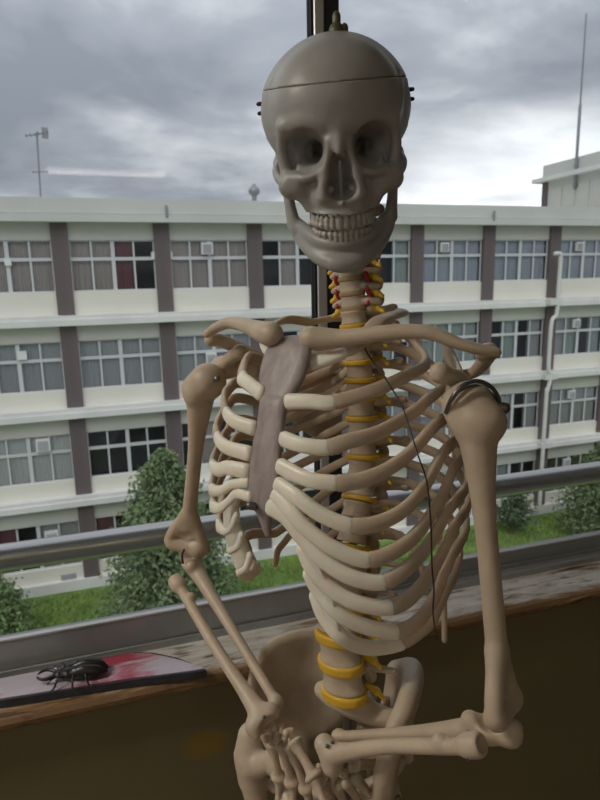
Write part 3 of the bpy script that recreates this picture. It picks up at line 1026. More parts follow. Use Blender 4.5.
PV = {k: proto(cyl_vertebra(k), 'vertebra', BONE) for k in 'ctl'}
dm = Field((-30, -24, -8), (30, 24, 8), 1.2); dm.drum((0, 0, 0), 24.6, 18.6, 4.6, 2.2)
disc_me = {'y': proto(dm, 'disc', DISC), 'b': proto(dm, 'disc', DISCB)}
nf = Field((-8, -12, -14), (34, 8, 8), 1.1)
nf.chain([(0, 0, 0), (10, -1, -2)], [3.2, 3.2], 1).ell((13, -1, -3), (5, 4, 4), 2).chain([(14, -1, -4), (22, 0, -7)], [2.6, 2.4], 1)
nerve_me = proto(nf, 'nerve_root', NERVE)


def tangent_frame(z, ymid):
    dz = .012
    t = np.array([0, spy(z + dz) - spy(z - dz), 2 * dz]); t /= np.linalg.norm(t)
    x = np.array([1.0, 0, 0]); y = np.cross(t, x)
    return np.stack([x, y, t], 1)


allz = ZC[::-1] + ZS
kinds = ['c'] * 7 + ['t'] * 12 + ['l'] * 5
verts_ = []
for i, (z, kd) in enumerate(zip(allz, kinds)):
    c = np.array([0, spy(z), z])
    Rl = tangent_frame(z, 0)
    gap = abs(allz[min(i + 1, 23)] - z) if i < 23 else .035
    if kd == 'c': s = np.array([1.22, 1.12, gap / .0165])
    elif kd == 't':
        u = (i - 7) / 11.0
        s = np.array([1.10 + .17 * u, 1.0 + .22 * u, gap / .0255 if u < .99 else 1.05]) * np.array([1, 1, .98])
    else:
        u = (i - 19) / 4.0
        s = np.array([1.12 + .06 * u, 1.1, gap / .036])
    if i == 0: s = s * np.array([1.25, 1.0, .9])
    X = np.eye(4); X[:3, :3] = TM @ Rl @ np.diag(s); X[:3, 3] = tw(c)
    vb_ = place('vertebra', PV[kd], X)
    verts_.append(vb_)
    # disc below
    zn = allz[i + 1] if i < 23 else -.428
    if i >= 1:
        zm = (z + zn) / 2 if i < 23 else -.430
        cd = np.array([0, spy(zm), zm]); Rd = tangent_frame(zm, 0)
        q = {'c': (.68, .58, .62), 't': (.77 + .20 * (i - 7) / 11, .84 + .16 * (i - 7) / 11, .66), 'l': (1.2, 1.14, 1.35)}[kd]
        Xd = np.eye(4); Xd[:3, :3] = TM @ Rd @ np.diag(q); Xd[:3, 3] = tw(cd)
        Xl = np.linalg.inv(X) @ Xd
        dk = link('disc', disc_me['b' if kd == 'c' else 'y'], None, vb_)
        dk.matrix_local = Matrix(Xl.tolist())
        for sd in (-1, 1):
            oy = {'c': -.008, 't': -.017, 'l': -.022}[kd]; ox = {'c': .017, 't': .011, 'l': .017}[kd]
            Xn = np.eye(4); Xn[:3, :3] = TM @ Rd @ np.diag([sd * (.85 if kd != 'l' else 1.0), 1.15, 1.15]); Xn[:3, 3] = tw(cd + Rd @ np.array([sd * ox, oy, .002]))
            nk = link('nerve_root', nerve_me, None, vb_)
            nk.matrix_local = Matrix((np.linalg.inv(X) @ Xn).tolist())
for sd in (-1, 1):
    P = [tw((sd * (.0215 + .003 * math.sin(j * 3.1)), spy(z) - .002 + .003 * math.cos(j * 3.1), z)) for j, z in enumerate(np.linspace(.014, .125, 15))]
    rod('vertebral_artery', P, .0028, ARTERY, seg=8, n=45)

# ---- ribs, costal cartilage, sternum
RW = [.060, .090, .112, .126, .134, .139, .141, .141, .137, .128, .115, .085]
CC = [(.053, .073, -.041), (.060, .105, -.088), (.067, .124, -.129), (.077, .128, -.159), (.091, .126, -.197), (.102, .120, -.229),
      (.111, .109, -.251), (.115, .097, -.276), (.112, .083, -.303), (.099, .056, -.330), (.118, .002, -.342), (.082, -.030, -.308)]
SA = [(.026, .092, -.050), (.017, .118, -.086), (.018, .127, -.115), (.019, .134, -.139), (.018, .139, -.160), (.015, .142, -.176), (.010, .143, -.187)]


# ribs 2 to 10: bony part from the side to the joint, then the cartilage to the breastbone
TRACK = [
    ([(0.094, 0.033, -0.068), (0.084, 0.073, -0.079)],
     [(0.06, 0.105, -0.088), (0.042, 0.114, -0.087), (0.018, 0.12, -0.087)]),
    ([(0.116, 0.026, -0.091), (0.114, 0.051, -0.101), (0.1, 0.088, -0.116), (0.081, 0.113, -0.123)],
     [(0.066, 0.124, -0.128), (0.044, 0.133, -0.126), (0.02, 0.131, -0.122)]),
    ([(0.13, 0.04, -0.115), (0.123, 0.068, -0.134), (0.112, 0.091, -0.148), (0.096, 0.112, -0.157)],
     [(0.077, 0.128, -0.159), (0.053, 0.138, -0.156), (0.021, 0.138, -0.147)]),
    ([(0.138, 0.037, -0.14), (0.133, 0.062, -0.165), (0.125, 0.084, -0.184), (0.11, 0.106, -0.195)],
     [(0.091, 0.124, -0.197), (0.067, 0.137, -0.187), (0.046, 0.144, -0.173), (0.021, 0.142, -0.164)]),
    ([(0.143, 0.027, -0.157), (0.141, 0.051, -0.182), (0.132, 0.079, -0.208), (0.119, 0.1, -0.222)],
     [(0.102, 0.117, -0.228), (0.079, 0.133, -0.218), (0.055, 0.143, -0.201), (0.039, 0.146, -0.186), (0.019, 0.144, -0.174)]),
    ([(0.144, 0.044, -0.195), (0.138, 0.067, -0.219), (0.127, 0.09, -0.238)],
     [(0.112, 0.108, -0.249), (0.09, 0.125, -0.244), (0.068, 0.136, -0.23), (0.048, 0.142, -0.21), (0.033, 0.145, -0.193), (0.014, 0.146, -0.185)]),
    ([(0.145, 0.035, -0.214), (0.14, 0.058, -0.24), (0.13, 0.079, -0.263)],
     [(0.115, 0.097, -0.275), (0.092, 0.116, -0.271), (0.07, 0.128, -0.259), (0.054, 0.134, -0.242), (0.045, 0.136, -0.222)]),
    ([(0.141, 0.037, -0.246), (0.136, 0.052, -0.272), (0.127, 0.068, -0.293)],
     [(0.112, 0.083, -0.304), (0.09, 0.105, -0.297), (0.071, 0.121, -0.283), (0.054, 0.126, -0.265), (0.046, 0.129, -0.247)]),
    ([(0.131, 0.035, -0.288), (0.122, 0.045, -0.311)],
     [(0.098, 0.056, -0.33), (0.079, 0.086, -0.328), (0.068, 0.113, -0.31), (0.052, 0.118, -0.291), (0.045, 0.119, -0.272)]),
]


def rib_curve(i):
    z = ZS[i]; w = RW[i]; c = np.array(CC[i]); drop = z - c[2]; y0 = spy(z)
    A = (.015, y0 - .006, z + .007)
    Bp = (.035, y0 - .033, z + .004)
    if i == 0:
        return np.array([A, Bp, (.052, y0 - .018, z + .002), (w, .022, z - .010), (.062, .052, z - .028), c])
    if i == 11:
        return np.array([A, (.035, y0 - .03, z), (.055, y0 - .04, z - .015), (.072, y0 - .03, z - .035), c])
    Cc = (.60 * w, y0 - .047, z - .016)
    if i == 10:
        return np.array([A, Bp, Cc, (.90 * w, -.03, z - .040), (w, -.005, z - .065), c])
    R = TRACK[i - 1][0]
    D = (.93 * w, -.034, z - .006 + .62 * (R[0][2] - z))
    return np.array([A, Bp, Cc, D] + [tuple(q) for q in R] + [TRACK[i - 1][1][0]])


def outward(P, flat=0.0):
    N = np.stack([P[:, 0] / .13 ** 2, (P[:, 1] - .035) / .10 ** 2, np.zeros(len(P))], 1)
    N /= np.linalg.norm(N, axis=1)[:, None] + 1e-9
    return N * (1 - flat) + np.array([0, 0, 1.0]) * flat


def cart_curve(i):
    if i == 0:
        c, s = np.array(CC[0]), np.array(SA[0])
        return np.array([c, c * .5 + s * .5 + np.array([0, .004, -.002]), s])
    return np.array(TRACK[i - 1][1])


def lift(P, side):
    P = P.copy()
    if side > 0: P[:, 2] += (.038 * np.clip(P[:, 0] / .09, 0, 1) + .006 * np.clip((-.185 - P[:, 2]) / .13, 0, 1)) * np.clip((P[:, 1] + .01) / .08, 0, 1)
    return P


def ribs(side):
    mir = np.array([side, 1, 1])
    got = {}
    marg = []
    for i in range(12):
        C0 = rib_curve(i)
        if i == 10 and side > 0: C0[-1] = (.113, .008, -.316)
        if i < 10:
            Q = cart_curve(i)
            full = spline(np.vstack([C0, Q[1:]]), 40 * 3)
            k_ = int(round((len(C0) - 1) / (len(C0) + len(Q) - 2) * 119))
            P, Pq = full[:k_ + 1:2], full[k_:]
        else:
            P = spline(C0, 40)
        P = lift(P, side)
        if i < 10: Pq = lift(Pq, side)
        u = np.linspace(0, 1, len(P))
        flat = .75 if i == 0 else (.35 if i == 1 else 0.0)
        hgt = np.interp(u, [0, .08, .3, .7, 1.0], [.0052, .0054, .0057, .0066, .0080])
        thk = np.interp(u, [0, .08, .3, .7, 1.0], [.0048, .0050, .0042, .0038, .0042])
        if i == 0: hgt, thk = hgt * 1.35, thk * .95
        if i > 9: hgt, thk = hgt * np.interp(u, [0, .6, 1], [.9, .8, .45]), thk * np.interp(u, [0, .6, 1], [.9, .8, .7])
        N = outward(P, flat)
        V, F = sweep(tw(P * mir), hgt, thk, nrm=(N * mir) @ TM.T, seg=12, power=2.4)
        rb_ = bone('rib', V, F, BONE)
        got[i] = rb_
        if i > 9: continue
        nq = len(Pq)
        Nq = outward(Pq, np.linspace(flat, .1 * (i < 2), nq)[:, None])
        slim = .62 if side > 0 and i >= 5 else 1.0
        wide = .0090 if i >= 6 else .0082
        V, F = sweep(tw(Pq * mir), np.interp(np.linspace(0, 1, nq), [0, .6, 1], [.0076, .0076 * slim, wide * slim]), np.linspace(.0044, .0054 * slim, nq), nrm=(Nq * mir) @ TM.T, seg=12, power=2.6)
        bone('costal_cartilage', V, F, CART, rb_)
        if i >= 6: marg.append(Pq)
    # the false ribs' cartilages fuse into one thin sheet along the costal margin
    rows = []
    for q, (a, b) in zip(marg, ((.52, .86), (.52, 1.0), (.52, 1.0), (.52, 1.0))):
        n = len(q) - 1
        rows.append(spline(q[int(a * n):int(b * n) + 1], 14))
    G = np.stack([spline(np.array([r[j] for r in rows]), 16) for j in range(14)], 1)
    N = outward(G.reshape(-1, 3)).reshape(G.shape)
    top_, bot = (G + N * .0028) * mir, (G - N * .0028) * mir
    nr, nc = G.shape[:2]
    V = np.vstack([top_.reshape(-1, 3), bot.reshape(-1, 3)])
    k = nr * nc
    F = []
    for a in range(nr - 1):
        for b in range(nc - 1):
            q = [a * nc + b, a * nc + b + 1, (a + 1) * nc + b + 1, (a + 1) * nc + b]
            F += [tuple(q), tuple(k + x for x in q[::-1])]
    edge = [b for b in range(nc)] + [a * nc + nc - 1 for a in range(1, nr)] + [(nr - 1) * nc + b for b in range(nc - 2, -1, -1)] + [a * nc for a in range(nr - 2, 0, -1)]
    F += [(edge[j], k + edge[j], k + edge[(j + 1) % len(edge)], edge[(j + 1) % len(edge)]) for j in range(len(edge))]
    bone('costal_margin', tw(V), F, CART)
    return got


RL = ribs(-1)
RR = ribs(1)
# sternum: manubrium, body, tapering tip
P = np.array([(0, .092, -.028), (0, .097, -.036), (0, .104, -.052), (0, .111, -.068), (0, .118, -.083), (0, .122, -.090), (0, .127, -.108), (0, .134, -.132), (0, .140, -.160),
              (0, .143, -.184), (0, .141, -.196), (0, .139, -.206), (0, .137, -.216)])
wst = [.023, .029, .031, .0285, .020, .0175, .0175, .0185, .0195, .0155, .009, .006, .0035]
tst = [.006, .007, .007, .0065, .006, .0066, .0058, .0055, .0055, .005, .004, .0036, .003]
nst = np.repeat(np.array([[0, .94, .34]]), len(P), 0)
V, F = sweep(tw(P), wst, tst, nrm=nst @ TM.T, seg=20, n=40, power=2.6)
so = bone('sternum', V, F, STERN)
c = tw((.006, .151, -.186)); nrm_ = TM @ np.array([0, .96, .28])
rod('screw', [c - nrm_ * .004, c + nrm_ * .003], .0042, METAL, parent=so)


# ---- long bones as blended solids, in world coordinates around their own box
def field_for(pts, pad, h):
    pts = np.asarray(pts, float)
    return Field(pts.min(0) - pad, pts.max(0) + pad, h)


def unit(v):
    v = np.asarray(v, float); return v / np.linalg.norm(v)


def fbone(name, f, m=None, parent=None):
    V, F = f.mesh(name)
    return bone(name, V, F, m or BONE, parent)


def humerus(S, E_, lat, head_dir, h=.0016):
    """S shoulder end, E_ elbow end, lat: towards the outer epicondyle, head_dir: where the ball faces"""
    S, E_ = np.array(S), np.array(E_)
    ax = unit(E_ - S); lat = unit(lat - ax * (lat @ ax)); ant = np.cross(ax, lat)
    hd = unit(head_dir)
    f = field_for([S, E_], .055, h)
    L = np.linalg.norm(E_ - S)
    f.chain([S + ax * .012, S + ax * .036, S + ax * .075, S + ax * L * .4, S + ax * L * .62, S + ax * L * .85, S + ax * (L - .03)],
            [.0195, .0165, .0120, .0100, .0098, .0102, .0115], .010, n=20)
    f.ell(S + hd * .010 + ax * .004, .0235, .006)
    f.ell(S - hd * .012 + ax * .007, .0150, .014)
    f.ell(S - hd * .004 + ant * .013 + ax * .014, .0105, .012)
    f.ell(S - hd * .004 - ant * .012 + ax * .014, .0095, .012)
    f.chain([S - hd * .013 + ant * .010 + ax * .012, S - hd * .009 + ant * .010 + ax * .045], [.0035, .0028], .003, sub=True)
    e = E_ - ax * .012
    for s in (-1, 1):
        f.chain([E_ - ax * .06 + lat * s * .006, e - ax * .012 + lat * s * .022, e + lat * s * (.027 if s < 0 else .025)], [.008, .0085, .0085], .008)
    f.chain([e + lat * -.016 + ax * .004, e + lat * .020 + ax * .004], [.0125, .0115], .004)
    f.ell(e + lat * -.018 + ax * .003, .0145, .003)
    f.ell(e + lat * .001 + ax * .004 + ant * .013, .006, .004, sub=True)
    f.ell(e + lat * .000 - ax * .016 - ant * .014, .010, .005, sub=True)
    return fbone('humerus', f)


def ulna(E_, W, lat, back, h=.0014):
    E_, W = np.array(E_), np.array(W)
    ax = unit(W - E_); back = unit(back - ax * (back @ ax))
    f = field_for([E_, W], .05, h)
    L = np.linalg.norm(W - E_)
    f.chain([E_ + ax * .004, E_ + ax * .04, E_ + ax * L * .45, E_ + ax * L * .8, W], [.0142, .0105, .0074, .0062, .0062], .006, n=12)
    f.ell(E_ - ax * .013 + back * .006, (.0115), .008)
    f.chain([E_ - ax * .014 + back * .007, E_ - ax * .021 + back * .000], [.010, .0080], .006)
    f.ell(E_ + ax * .018 - back * .012, .0085, .006)
    f.ell(E_ - ax * .004 - back * .013, .0125, .004, sub=True)
    f.ell(W, .0088, .004)
    f.chain([W + back * .005, W + back * .005 + ax * .008], [.0035, .0025], .002)
    return fbone('ulna', f)


def radius(E_, W, side, h=.0014, bow=.008):
    """side: direction the wide wrist end spreads"""
    E_, W = np.array(E_), np.array(W)
    ax = unit(W - E_); side = unit(side - ax * (side @ ax)); o = np.cross(ax, side)
    f = field_for([E_, W], .05, h)
    L = np.linalg.norm(W - E_)
    f.chain([E_ + ax * .008, E_ + ax * .03, E_ + ax * L * .5 + side * bow, E_ + ax * L * .8 + side * bow * .4, W - ax * .012],
            [.0075, .0072, .0074, .0085, .0115], .004, n=14)
    f.chain([E_ - ax * .003, E_ + ax * .005], [.0112, .0112], .003)
    f.ell(E_ - ax * .016, .010, .002, sub=True)
    f.ell(E_ + ax * .034 - side * .006, .0065, .005)
    f.chain([W - side * .010, W + side * .012], [.0112, .0115], .008)
    f.chain([W + side * .014, W + side * .016 + ax * .010], [.007, .004], .004)
    f.ell(W + ax * .016 - side * .002, .014, .003, sub=True)
    return fbone('radius', f)


sL, eL, wL = sight(475, 407, .548), sight(503, 716, .552), sight(326, 750, .665)
sR, eR, wR = sight(202, 381, .765), sight(186, 550, .87), sight(266, 716, .695)
# torso side directions in world
rightw, fwdw = TM @ np.array([1.0, 0, 0]), TM @ np.array([0, 1.0, 0])
camv = lambda p: unit(EYE - p)
humerus(sL, eL, lat=-CR * .55 - CF * .85 + CD * .1, head_dir=rightw * .9 - fwdw * .35 + np.array([0, 0, .45]))
humerus(sR, eR, lat=-CR + CF * .2, head_dir=-rightw * .9 + CR * .6 + np.array([0, 0, .45]))
uL = ulna(sight(493, 729, .562), sight(339, 737, .680), None, np.array(sight(530, 745, .575)) - np.array(sight(500, 715, .58)))
rL = radius(sight(473, 745, .534), sight(328, 754, .655), CD + CR * .15, bow=-.004)
uR = ulna(sight(190, 560, .868), sight(276, 702, .712), None, CF * 1.0 + CD * .2)
rR = radius(sight(177, 583, .845), sight(263, 719, .695), -CR * .8 + CD * .3, bow=.002)


def metal_pin(a, r=.003, n=None, L=.004):
    n = camv(a) if n is None else n
    return rod('screw', [a - n * L, a + n * L * .5], r, METAL, seg=10)


metal_pin(sight(217, 379, .735), .0042)
metal_pin(sight(327, 746, .644), .0022); metal_pin(sight(332, 742, .646), .0018)
metal_pin(sight(264, 717, .683), .0022)
# wire ties at the elbows and shoulder
th = np.linspace(0, 2 * math.pi, 25)
c = sight(468, 745, .539); u_, v_ = CD, unit(CF + CR * .3)
rod('wire_tie', [c + u_ * .0115 * math.sin(t) + v_ * .0115 * math.cos(t) for t in th], .0011, METAL, seg=6)
rod('wire_tie', [sight(184, 550, .842), sight(182, 556, .84), sight(183, 563, .842)], .0016, WIRE, seg=6, n=8)
P = [sight(446, 412, .548), sight(452, 398, .532), sight(462, 386, .530), sight(476, 381, .535), sight(490, 386, .545), sight(498, 397, .552), sight(500, 408, .555)]
rod('shoulder_spring', P, .0021, METAL, seg=8, n=40)
rod('shoulder_spring', [p + CD * .004 + CF * .006 for p in P[1:]], .0016, METAL, seg=8, n=36)
metal_pin(sight(500, 408, .553), .0062, n=unit(CR - CF * .6), L=.006)


# ---- clavicles
def clavicle(P, r, rb):
    V, F = sweep(P, r, rb, nrm=np.repeat(np.array([[0, 0, 1.0]]), len(P), 0), seg=14, n=40)
    f = None
    return bone('clavicle', V, F, BONE)


clavicle([sight(311, 338, .590), sight(322, 339, .588), sight(345, 338, .578), sight(395, 332, .556), sight(430, 333, .545), sight(460, 344, .540), sight(482, 350, .540), sight(496, 352, .540)],
         [.0115, .0118, .0090, .0070, .0068, .0080, .0085, .0065], [.0118, .0118, .0090, .0074, .0066, .0055, .0052, .0045])
clavicle([sight(272, 334, .612), sight(266, 333, .620), sight(255, 329, .642), sight(241, 324, .672), sight(228, 323, .698), sight(216, 328, .722), sight(208, 334, .735)],
         [.0120, .0122, .0098, .0078, .0070, .0078, .0060], [.0125, .0122, .0096, .0078, .0066, .0058, .0050])


# ---- shoulder blades
def scapula(G, cor_a, cor_b, acr, side):
    """G: socket centre, coracoid base/tip, acromion tip (world); the blade lies on the back of the ribs"""
    t = lambda x, y, z: tw((x * side, y, z))
    sup, med, inf = t(.080, -.088, -.030), t(.075, -.098, -.070), t(.088, -.098, -.172)
    f = field_for([G, cor_a, cor_b, acr, sup, med, inf], .03, .0017)
    g1 = G + unit(sup - G) * .02
    g2 = G + unit(inf - G) * .02
    lat = lambda q: G * (1 - q) + inf * q
    rows = [[sup, sup * .5 + G * .5 + (t(0, -.012, 0) - t(0, 0, 0)), g1], [med, med * .5 + G * .5 + (t(0, -.016, -.012) - t(0, 0, 0)), lat(.18)],
            [inf * .55 + med * .45, (inf * .55 + med * .45) * .5 + lat(.55) * .5 + (t(0, -.008, 0) - t(0, 0, 0)), lat(.55)],
            [inf + (med - inf) * .04, inf, lat(.96)]]
    rad = [[.0034, .0026, .006], [.0034, .0026, .0058], [.0034, .0026, .005], [.005, .005, .005]]
    f.blade(rows, 26, 34, rad, .002)
    f.ell(G, .0155, .008)
    f.chain([G, G * .75 + med * .25], [.013, .008], .006)
    f.chain([cor_a * .4 + G * .6, cor_a, cor_b], [.010, .0092, .0085], .006, n=8)
    f.ell(cor_b, .0095, .004)
    sp = med * .92 + sup * .08
    mid = sp * .45 + acr * .55 + (t(0, -.018, -.012) - t(0, 0, 0))
    f.chain([sp, mid, acr * .8 + mid * .2 + (t(.006, -.004, .004) - t(0, 0, 0)), acr], [.004, .0062, .0085, .0085], .003, n=14)
    base = G * .45 + med * .55
    f.blade([[sp, base, G * .75 + med * .25 + (t(0, -.01, 0) - t(0, 0, 0))], [sp, mid * .6 + base * .4, mid]], 14, 8, [[.003] * 3, [.003] * 3], .002)
    return fbone('scapula', f)


scapula(sight(462, 392, .585), sight(458, 380, .572), sight(440, 373, .557), sight(484, 353, .566), -1)
scapula(sight(222, 368, .785), sight(231, 358, .765), sight(240, 352, .75), sight(211, 340, .755), 1)


# ---- pelvis, sacrum
def hip(side, sh=np.array([.039, -.020, -.018])):
    t = lambda x, y, z: np.array([x * side * .85, y, z]) + sh
    f = Field(np.minimum(t(-.01, -.09, -.67), t(.17, .1, -.38)) - .004, np.maximum(t(-.01, -.09, -.67), t(.17, .1, -.38)) + .004, .0019)
    rows = [[t(.046, -.048, -.515), t(.066, -.022, -.528), t(.082, .008, -.532), t(.096, .036, -.528)],
            [t(.040, -.064, -.482), t(.074, -.036, -.485), t(.096, .006, -.490), t(.108, .046, -.500)],
            [t(.042, -.072, -.450), t(.088, -.044, -.440), t(.112, .006, -.445), t(.116, .052, -.474)],
            [t(.048, -.070, -.432), t(.092, -.048, -.410), t(.122, .004, -.411), t(.124, .040, -.434)]]
    rad = [[.009, .009, .011, .009], [.0066, .0048, .0048, .0066], [.0064, .0046, .0046, .0070], [.0075, .0078, .0078, .0068]]
    rad = np.array(rad)
    if side < 0: rad[1:] += .0034
    f.blade(rows, 44, 34, rad, .0025)
    f.chain([t(.124, .040, -.434), t(.120, .052, -.456), t(.110, .046, -.485), t(.096, .038, -.520)], [.006, .0065, .006, .009], .003, n=14)
    f.ell(t(.078, .018, -.552), .031, .010)
    f.chain([t(.078, 0, -.572), t(.062, -.026, -.612), t(.052, -.016, -.642)], [.0165, .0145, .0165], .008, n=10)
    f.chain([t(.052, -.010, -.644), t(.026, .042, -.618), t(.008, .066, -.594)], [.010, .0075, .010], .005, n=10)
    f.chain([t(.074, .034, -.540), t(.045, .062, -.553), t(.008, .074, -.574)], [.014, .009, .0125], .006, n=10)
    f.ell(t(.099, .020, -.556), .0265, .003, sub=True)
    V, F = f.mesh('hip')
    o = bone('hip_bone', tw(V), F, BONE)
    return o, tw(t(.097, .020, -.556))


hR, fhR = hip(1)
hL, fhL = hip(-1)
f = Field((-.07, -.10, -.61), (.07, .05, -.43), .0019)
rows = [[(x, .004 - 2.2 * x * x - (.004 if abs(x) > .03 else 0), -.452 - .10 * abs(x)) for x in (-.054, -.028, 0, .028, .054)],
        [(x, -.026 - 2.0 * x * x, -.478 - .02 * abs(x)) for x in (-.050, -.025, 0, .025, .050)],
        [(x, -.048, -.510) for x in (-.038, -.019, 0, .019, .038)],
        [(x, -.056, -.545) for x in (-.026, -.013, 0, .013, .026)],
        [(x, -.050, -.572) for x in (-.012, -.006, 0, .006, .012)], [(x, -.036, -.594) for x in (-.004, -.002, 0, .002, .004)]]
rad = [[.010, .012, .015, .012, .010], [.010, .010, .012, .010, .010], [.008, .008, .010, .008, .008], [.007] * 5, [.006] * 5, [.004] * 5]
f.blade(rows, 24, 26, rad, .003)
f.drum((0, .004, -.448), .026, .018, .009, .003, .004)
for z, w in ((-.478, .023), (-.502, .019), (-.524, .015), (-.544, .012)):
    for s in (-1, 1):
        f.chain([(s * w, .03, z + .004), (s * w, -.10, z - .006)], .0042, .001, sub=True)
for z in (-.46, -.485, -.51, -.535): f.ell((0, -.066 + (.03 if z > -.47 else 0), z), (.005, .009, .010), .004)
V, F = f.mesh('sacrum')
sa = bone('sacrum', tw(V), F, BONE)


# ---- legs
def femur(H, side, knee):
    t = lambda x, y, z: TM @ np.array([x * side, y, z])
    G = H + t(.070, -.004, -.002)
    ax = unit(knee - (G - np.array([0, 0, .03])))
    f = field_for([H, G, knee], .06, .0026)
    f.ell(H, .0235, 0)
    f.chain([H, H + t(.030, -.004, -.018), G + t(-.012, .004, -.030)], [.0155, .0145, .018], .008)
    f.chain([G + t(-.004, -.004, .006), G + t(-.004, 0, -.02), G + t(-.008, 0, -.05)], [.0175, .0215, .0195], .008)
    f.ell(G + t(-.035, -.02, -.062), .011, .008)
    f.chain([G + t(-.010, 0, -.05), G * .72 + knee * .28, G * .4 + knee * .6, G * .1 + knee * .9, knee], [.0185, .0148, .0135, .019, .022], .006, n=14)
    for s in (-1, 1): f.ell(knee + t(s * .022, -.006, -.008), (.020, .020, .023), .010)
    f.chain([knee + t(0, -.03, -.018), knee + t(0, .0, -.03)], [.010, .006], .004, sub=True)
    return fbone('femur', f)


for side, H in ((1, fhR), (-1, fhL)):
    t = lambda x, y, z: TM @ np.array([x * side, y, z])
    kn = H + t(.005, 0, -.385); kn[2] = .575 - (0 if side > 0 else -.0)
    femur(H, side, kn)
    an = kn + t(-.005, -.01, 0); an[2] = .165
    f = field_for([kn, an], .055, .0028)
    f.chain([kn + t(-.018, 0, -.045), kn + t(.018, 0, -.045)], [.022, .022], .01)
    f.chain([kn + t(0, 0, -.05), kn * .75 + an * .25, kn * .4 + an * .6, an + t(0, 0, .03), an], [.024, .0145, .0115, .014, .019], .008, n=12)
    f.ell(an + t(-.014, 0, -.012), .009, .006)
    fbone('tibia', f)
    rod('fibula', [kn + t(.034, -.02, -.065), kn * .5 + an * .5 + t(.03, -.014, 0), an + t(.026, -.006, -.02)], [.010, .0055, .009], n=16)
    rod('patella', [kn + t(-.008, .034, .004), kn + t(.008, .034, -.006)], [.016, .015], rb=[.009, .009], n=5, nrm=np.repeat(fwdw[None], 2, 0))
    f = field_for([an + t(-.05, -.07, -.09), an + t(.05, .13, 0)], .02, .0026)
    f.ell(an + t(0, .005, -.034), (.020, .024, .014), .0)
    f.chain([an + t(.002, -.012, -.05), an + t(.004, -.055, -.066)], [.018, .020], .008)
    f.chain([an + t(-.006, .03, -.05), an + t(0, .065, -.062)], [.019, .016], .008, sc=(1.3, 1.3, 1))
    fbone('tarsal_bones', f)
    for k in range(5):
        x = -.026 + .014 * k
        a = an + t(x * .6, .075, -.062); b_ = an + t(x * 1.15, .140 - .006 * k, -.080); c_ = an + t(x * 1.3, .185 - .012 * k, -.086)
        rod('metatarsal', [a, a * .5 + b_ * .5 + np.array([0, 0, .004]), b_], [.008, .005, .0075] if k else [.010, .008, .011], n=10, seg=8)
        rod('toe_bone', [b_ + unit(c_ - b_) * .010, b_ * .5 + c_ * .5, c_], [.006, .0045, .005], n=8, seg=8)


# ---- hands: carpal bones, metacarpals, phalanges from one knobbly little bone
hf = Field((-.16, -.16, -.12), (.16, .16, 1.12), .022)
hf.chain([(0, 0, .02), (0, 0, .18), (0, 0, .5), (0, 0, .82), (0, 0, .96)], [.105, .075, .058, .075, .10], .04, n=12).ell((.03, 0, .95), .10, .05).ell((-.03, 0, .95), .10, .05)
V, F = hf.mesh('finger_bone')
digit_me = mesh_from('finger_bone', V, F, True); digit_me.materials.append(BONE)
cf_ = Field((-1.2, -1.2, -1.2), (1.2, 1.2, 1.2), .13)
cf_.ell((0, 0, 0), (.85, .7, .6)).ell((.35, .25, .15), .55, .2).ell((-.4, -.2, .1), .5, .2).ell((.1, -.75, .2), .35, .2, sub=True)
V, F = cf_.mesh('carpal')
carpal_me = mesh_from('carpal_bone', V, F, True); carpal_me.materials.append(BONE)
rc = random.Random(2)


def digit(name, a, b, fat, side):
    a, b = np.array(a), np.array(b)
    z = b - a; L = np.linalg.norm(z); z /= L
    x = unit(side - z * (side @ z)); y = np.cross(z, x)
    place(name, digit_me, frame(np.stack([x * fat, y * fat, z * L], 1), a))


def hand(W, ax, side, palm, curl, spread=1.0):
    """W wrist, ax towards the knuckles, side towards the thumb, palm: towards the palm"""
    ax = unit(ax); side = unit(side - ax * (side @ ax)); palm = unit(palm - ax * (palm @ ax) - side * (palm @ side))
    for r_, (n_, d0) in enumerate(((4, .010), (4, .024))):
        for k in range(n_):
            s = (1.5 - k) * .0115
            c_ = W + ax * (d0 + .002 * rc.uniform(-1, 1)) + side * s + palm * .004 * abs(1.5 - k)
            R_ = np.array(Matrix.Rotation(rc.uniform(0, 6), 3, Vector((rc.uniform(-1, 1), rc.uniform(-1, 1), rc.uniform(-1, 1))).normalized()))
            place('carpal_bone', carpal_me, frame(R_, c_, .0074 + .001 * rc.uniform(-1, 1)))
    for k in range(5):
        if k == 0:
            a = W + ax * .022 + side * .022 + palm * .006
            d = unit(ax * .75 + side * .55 + palm * .35)
            Ls = (.043, .030, .022); cur = curl * .5
        else:
            a = W + ax * .034 + side * (.017 - .0115 * (k - 1))
            d = unit(ax + side * (.18 - .13 * (k - 1)) * spread)
            Ls = ((.064, .040, .024, .018), (.062, .043, .027, .018), (.056, .040, .025, .018), (.052, .032, .019, .016))[k - 1]; cur = curl
        p = a
        for j, L in enumerate(Ls):
            q = p + d * L
            digit('metacarpal' if j == 0 else 'phalanx', p, q - d * .001, (.075 if j == 0 else .062) * (1.15 if k == 0 else 1), side)
            p = q + d * .0015
            cr, cs = math.cos(cur), math.sin(cur)
            n_ = unit(palm - d * (palm @ d))
            d = unit(d * cr + n_ * cs)


hand(sight(276, 719, .700), sight(301, 790, .712) - sight(276, 719, .700), CR * .9 - CF * .5, -CF + CR * .2, .35)
hand(sight(330, 762, .665), sight(354, 806, .685) - sight(330, 762, .665), CR * .8 - CD * .2, CF * .8 + CR * .2, .35)

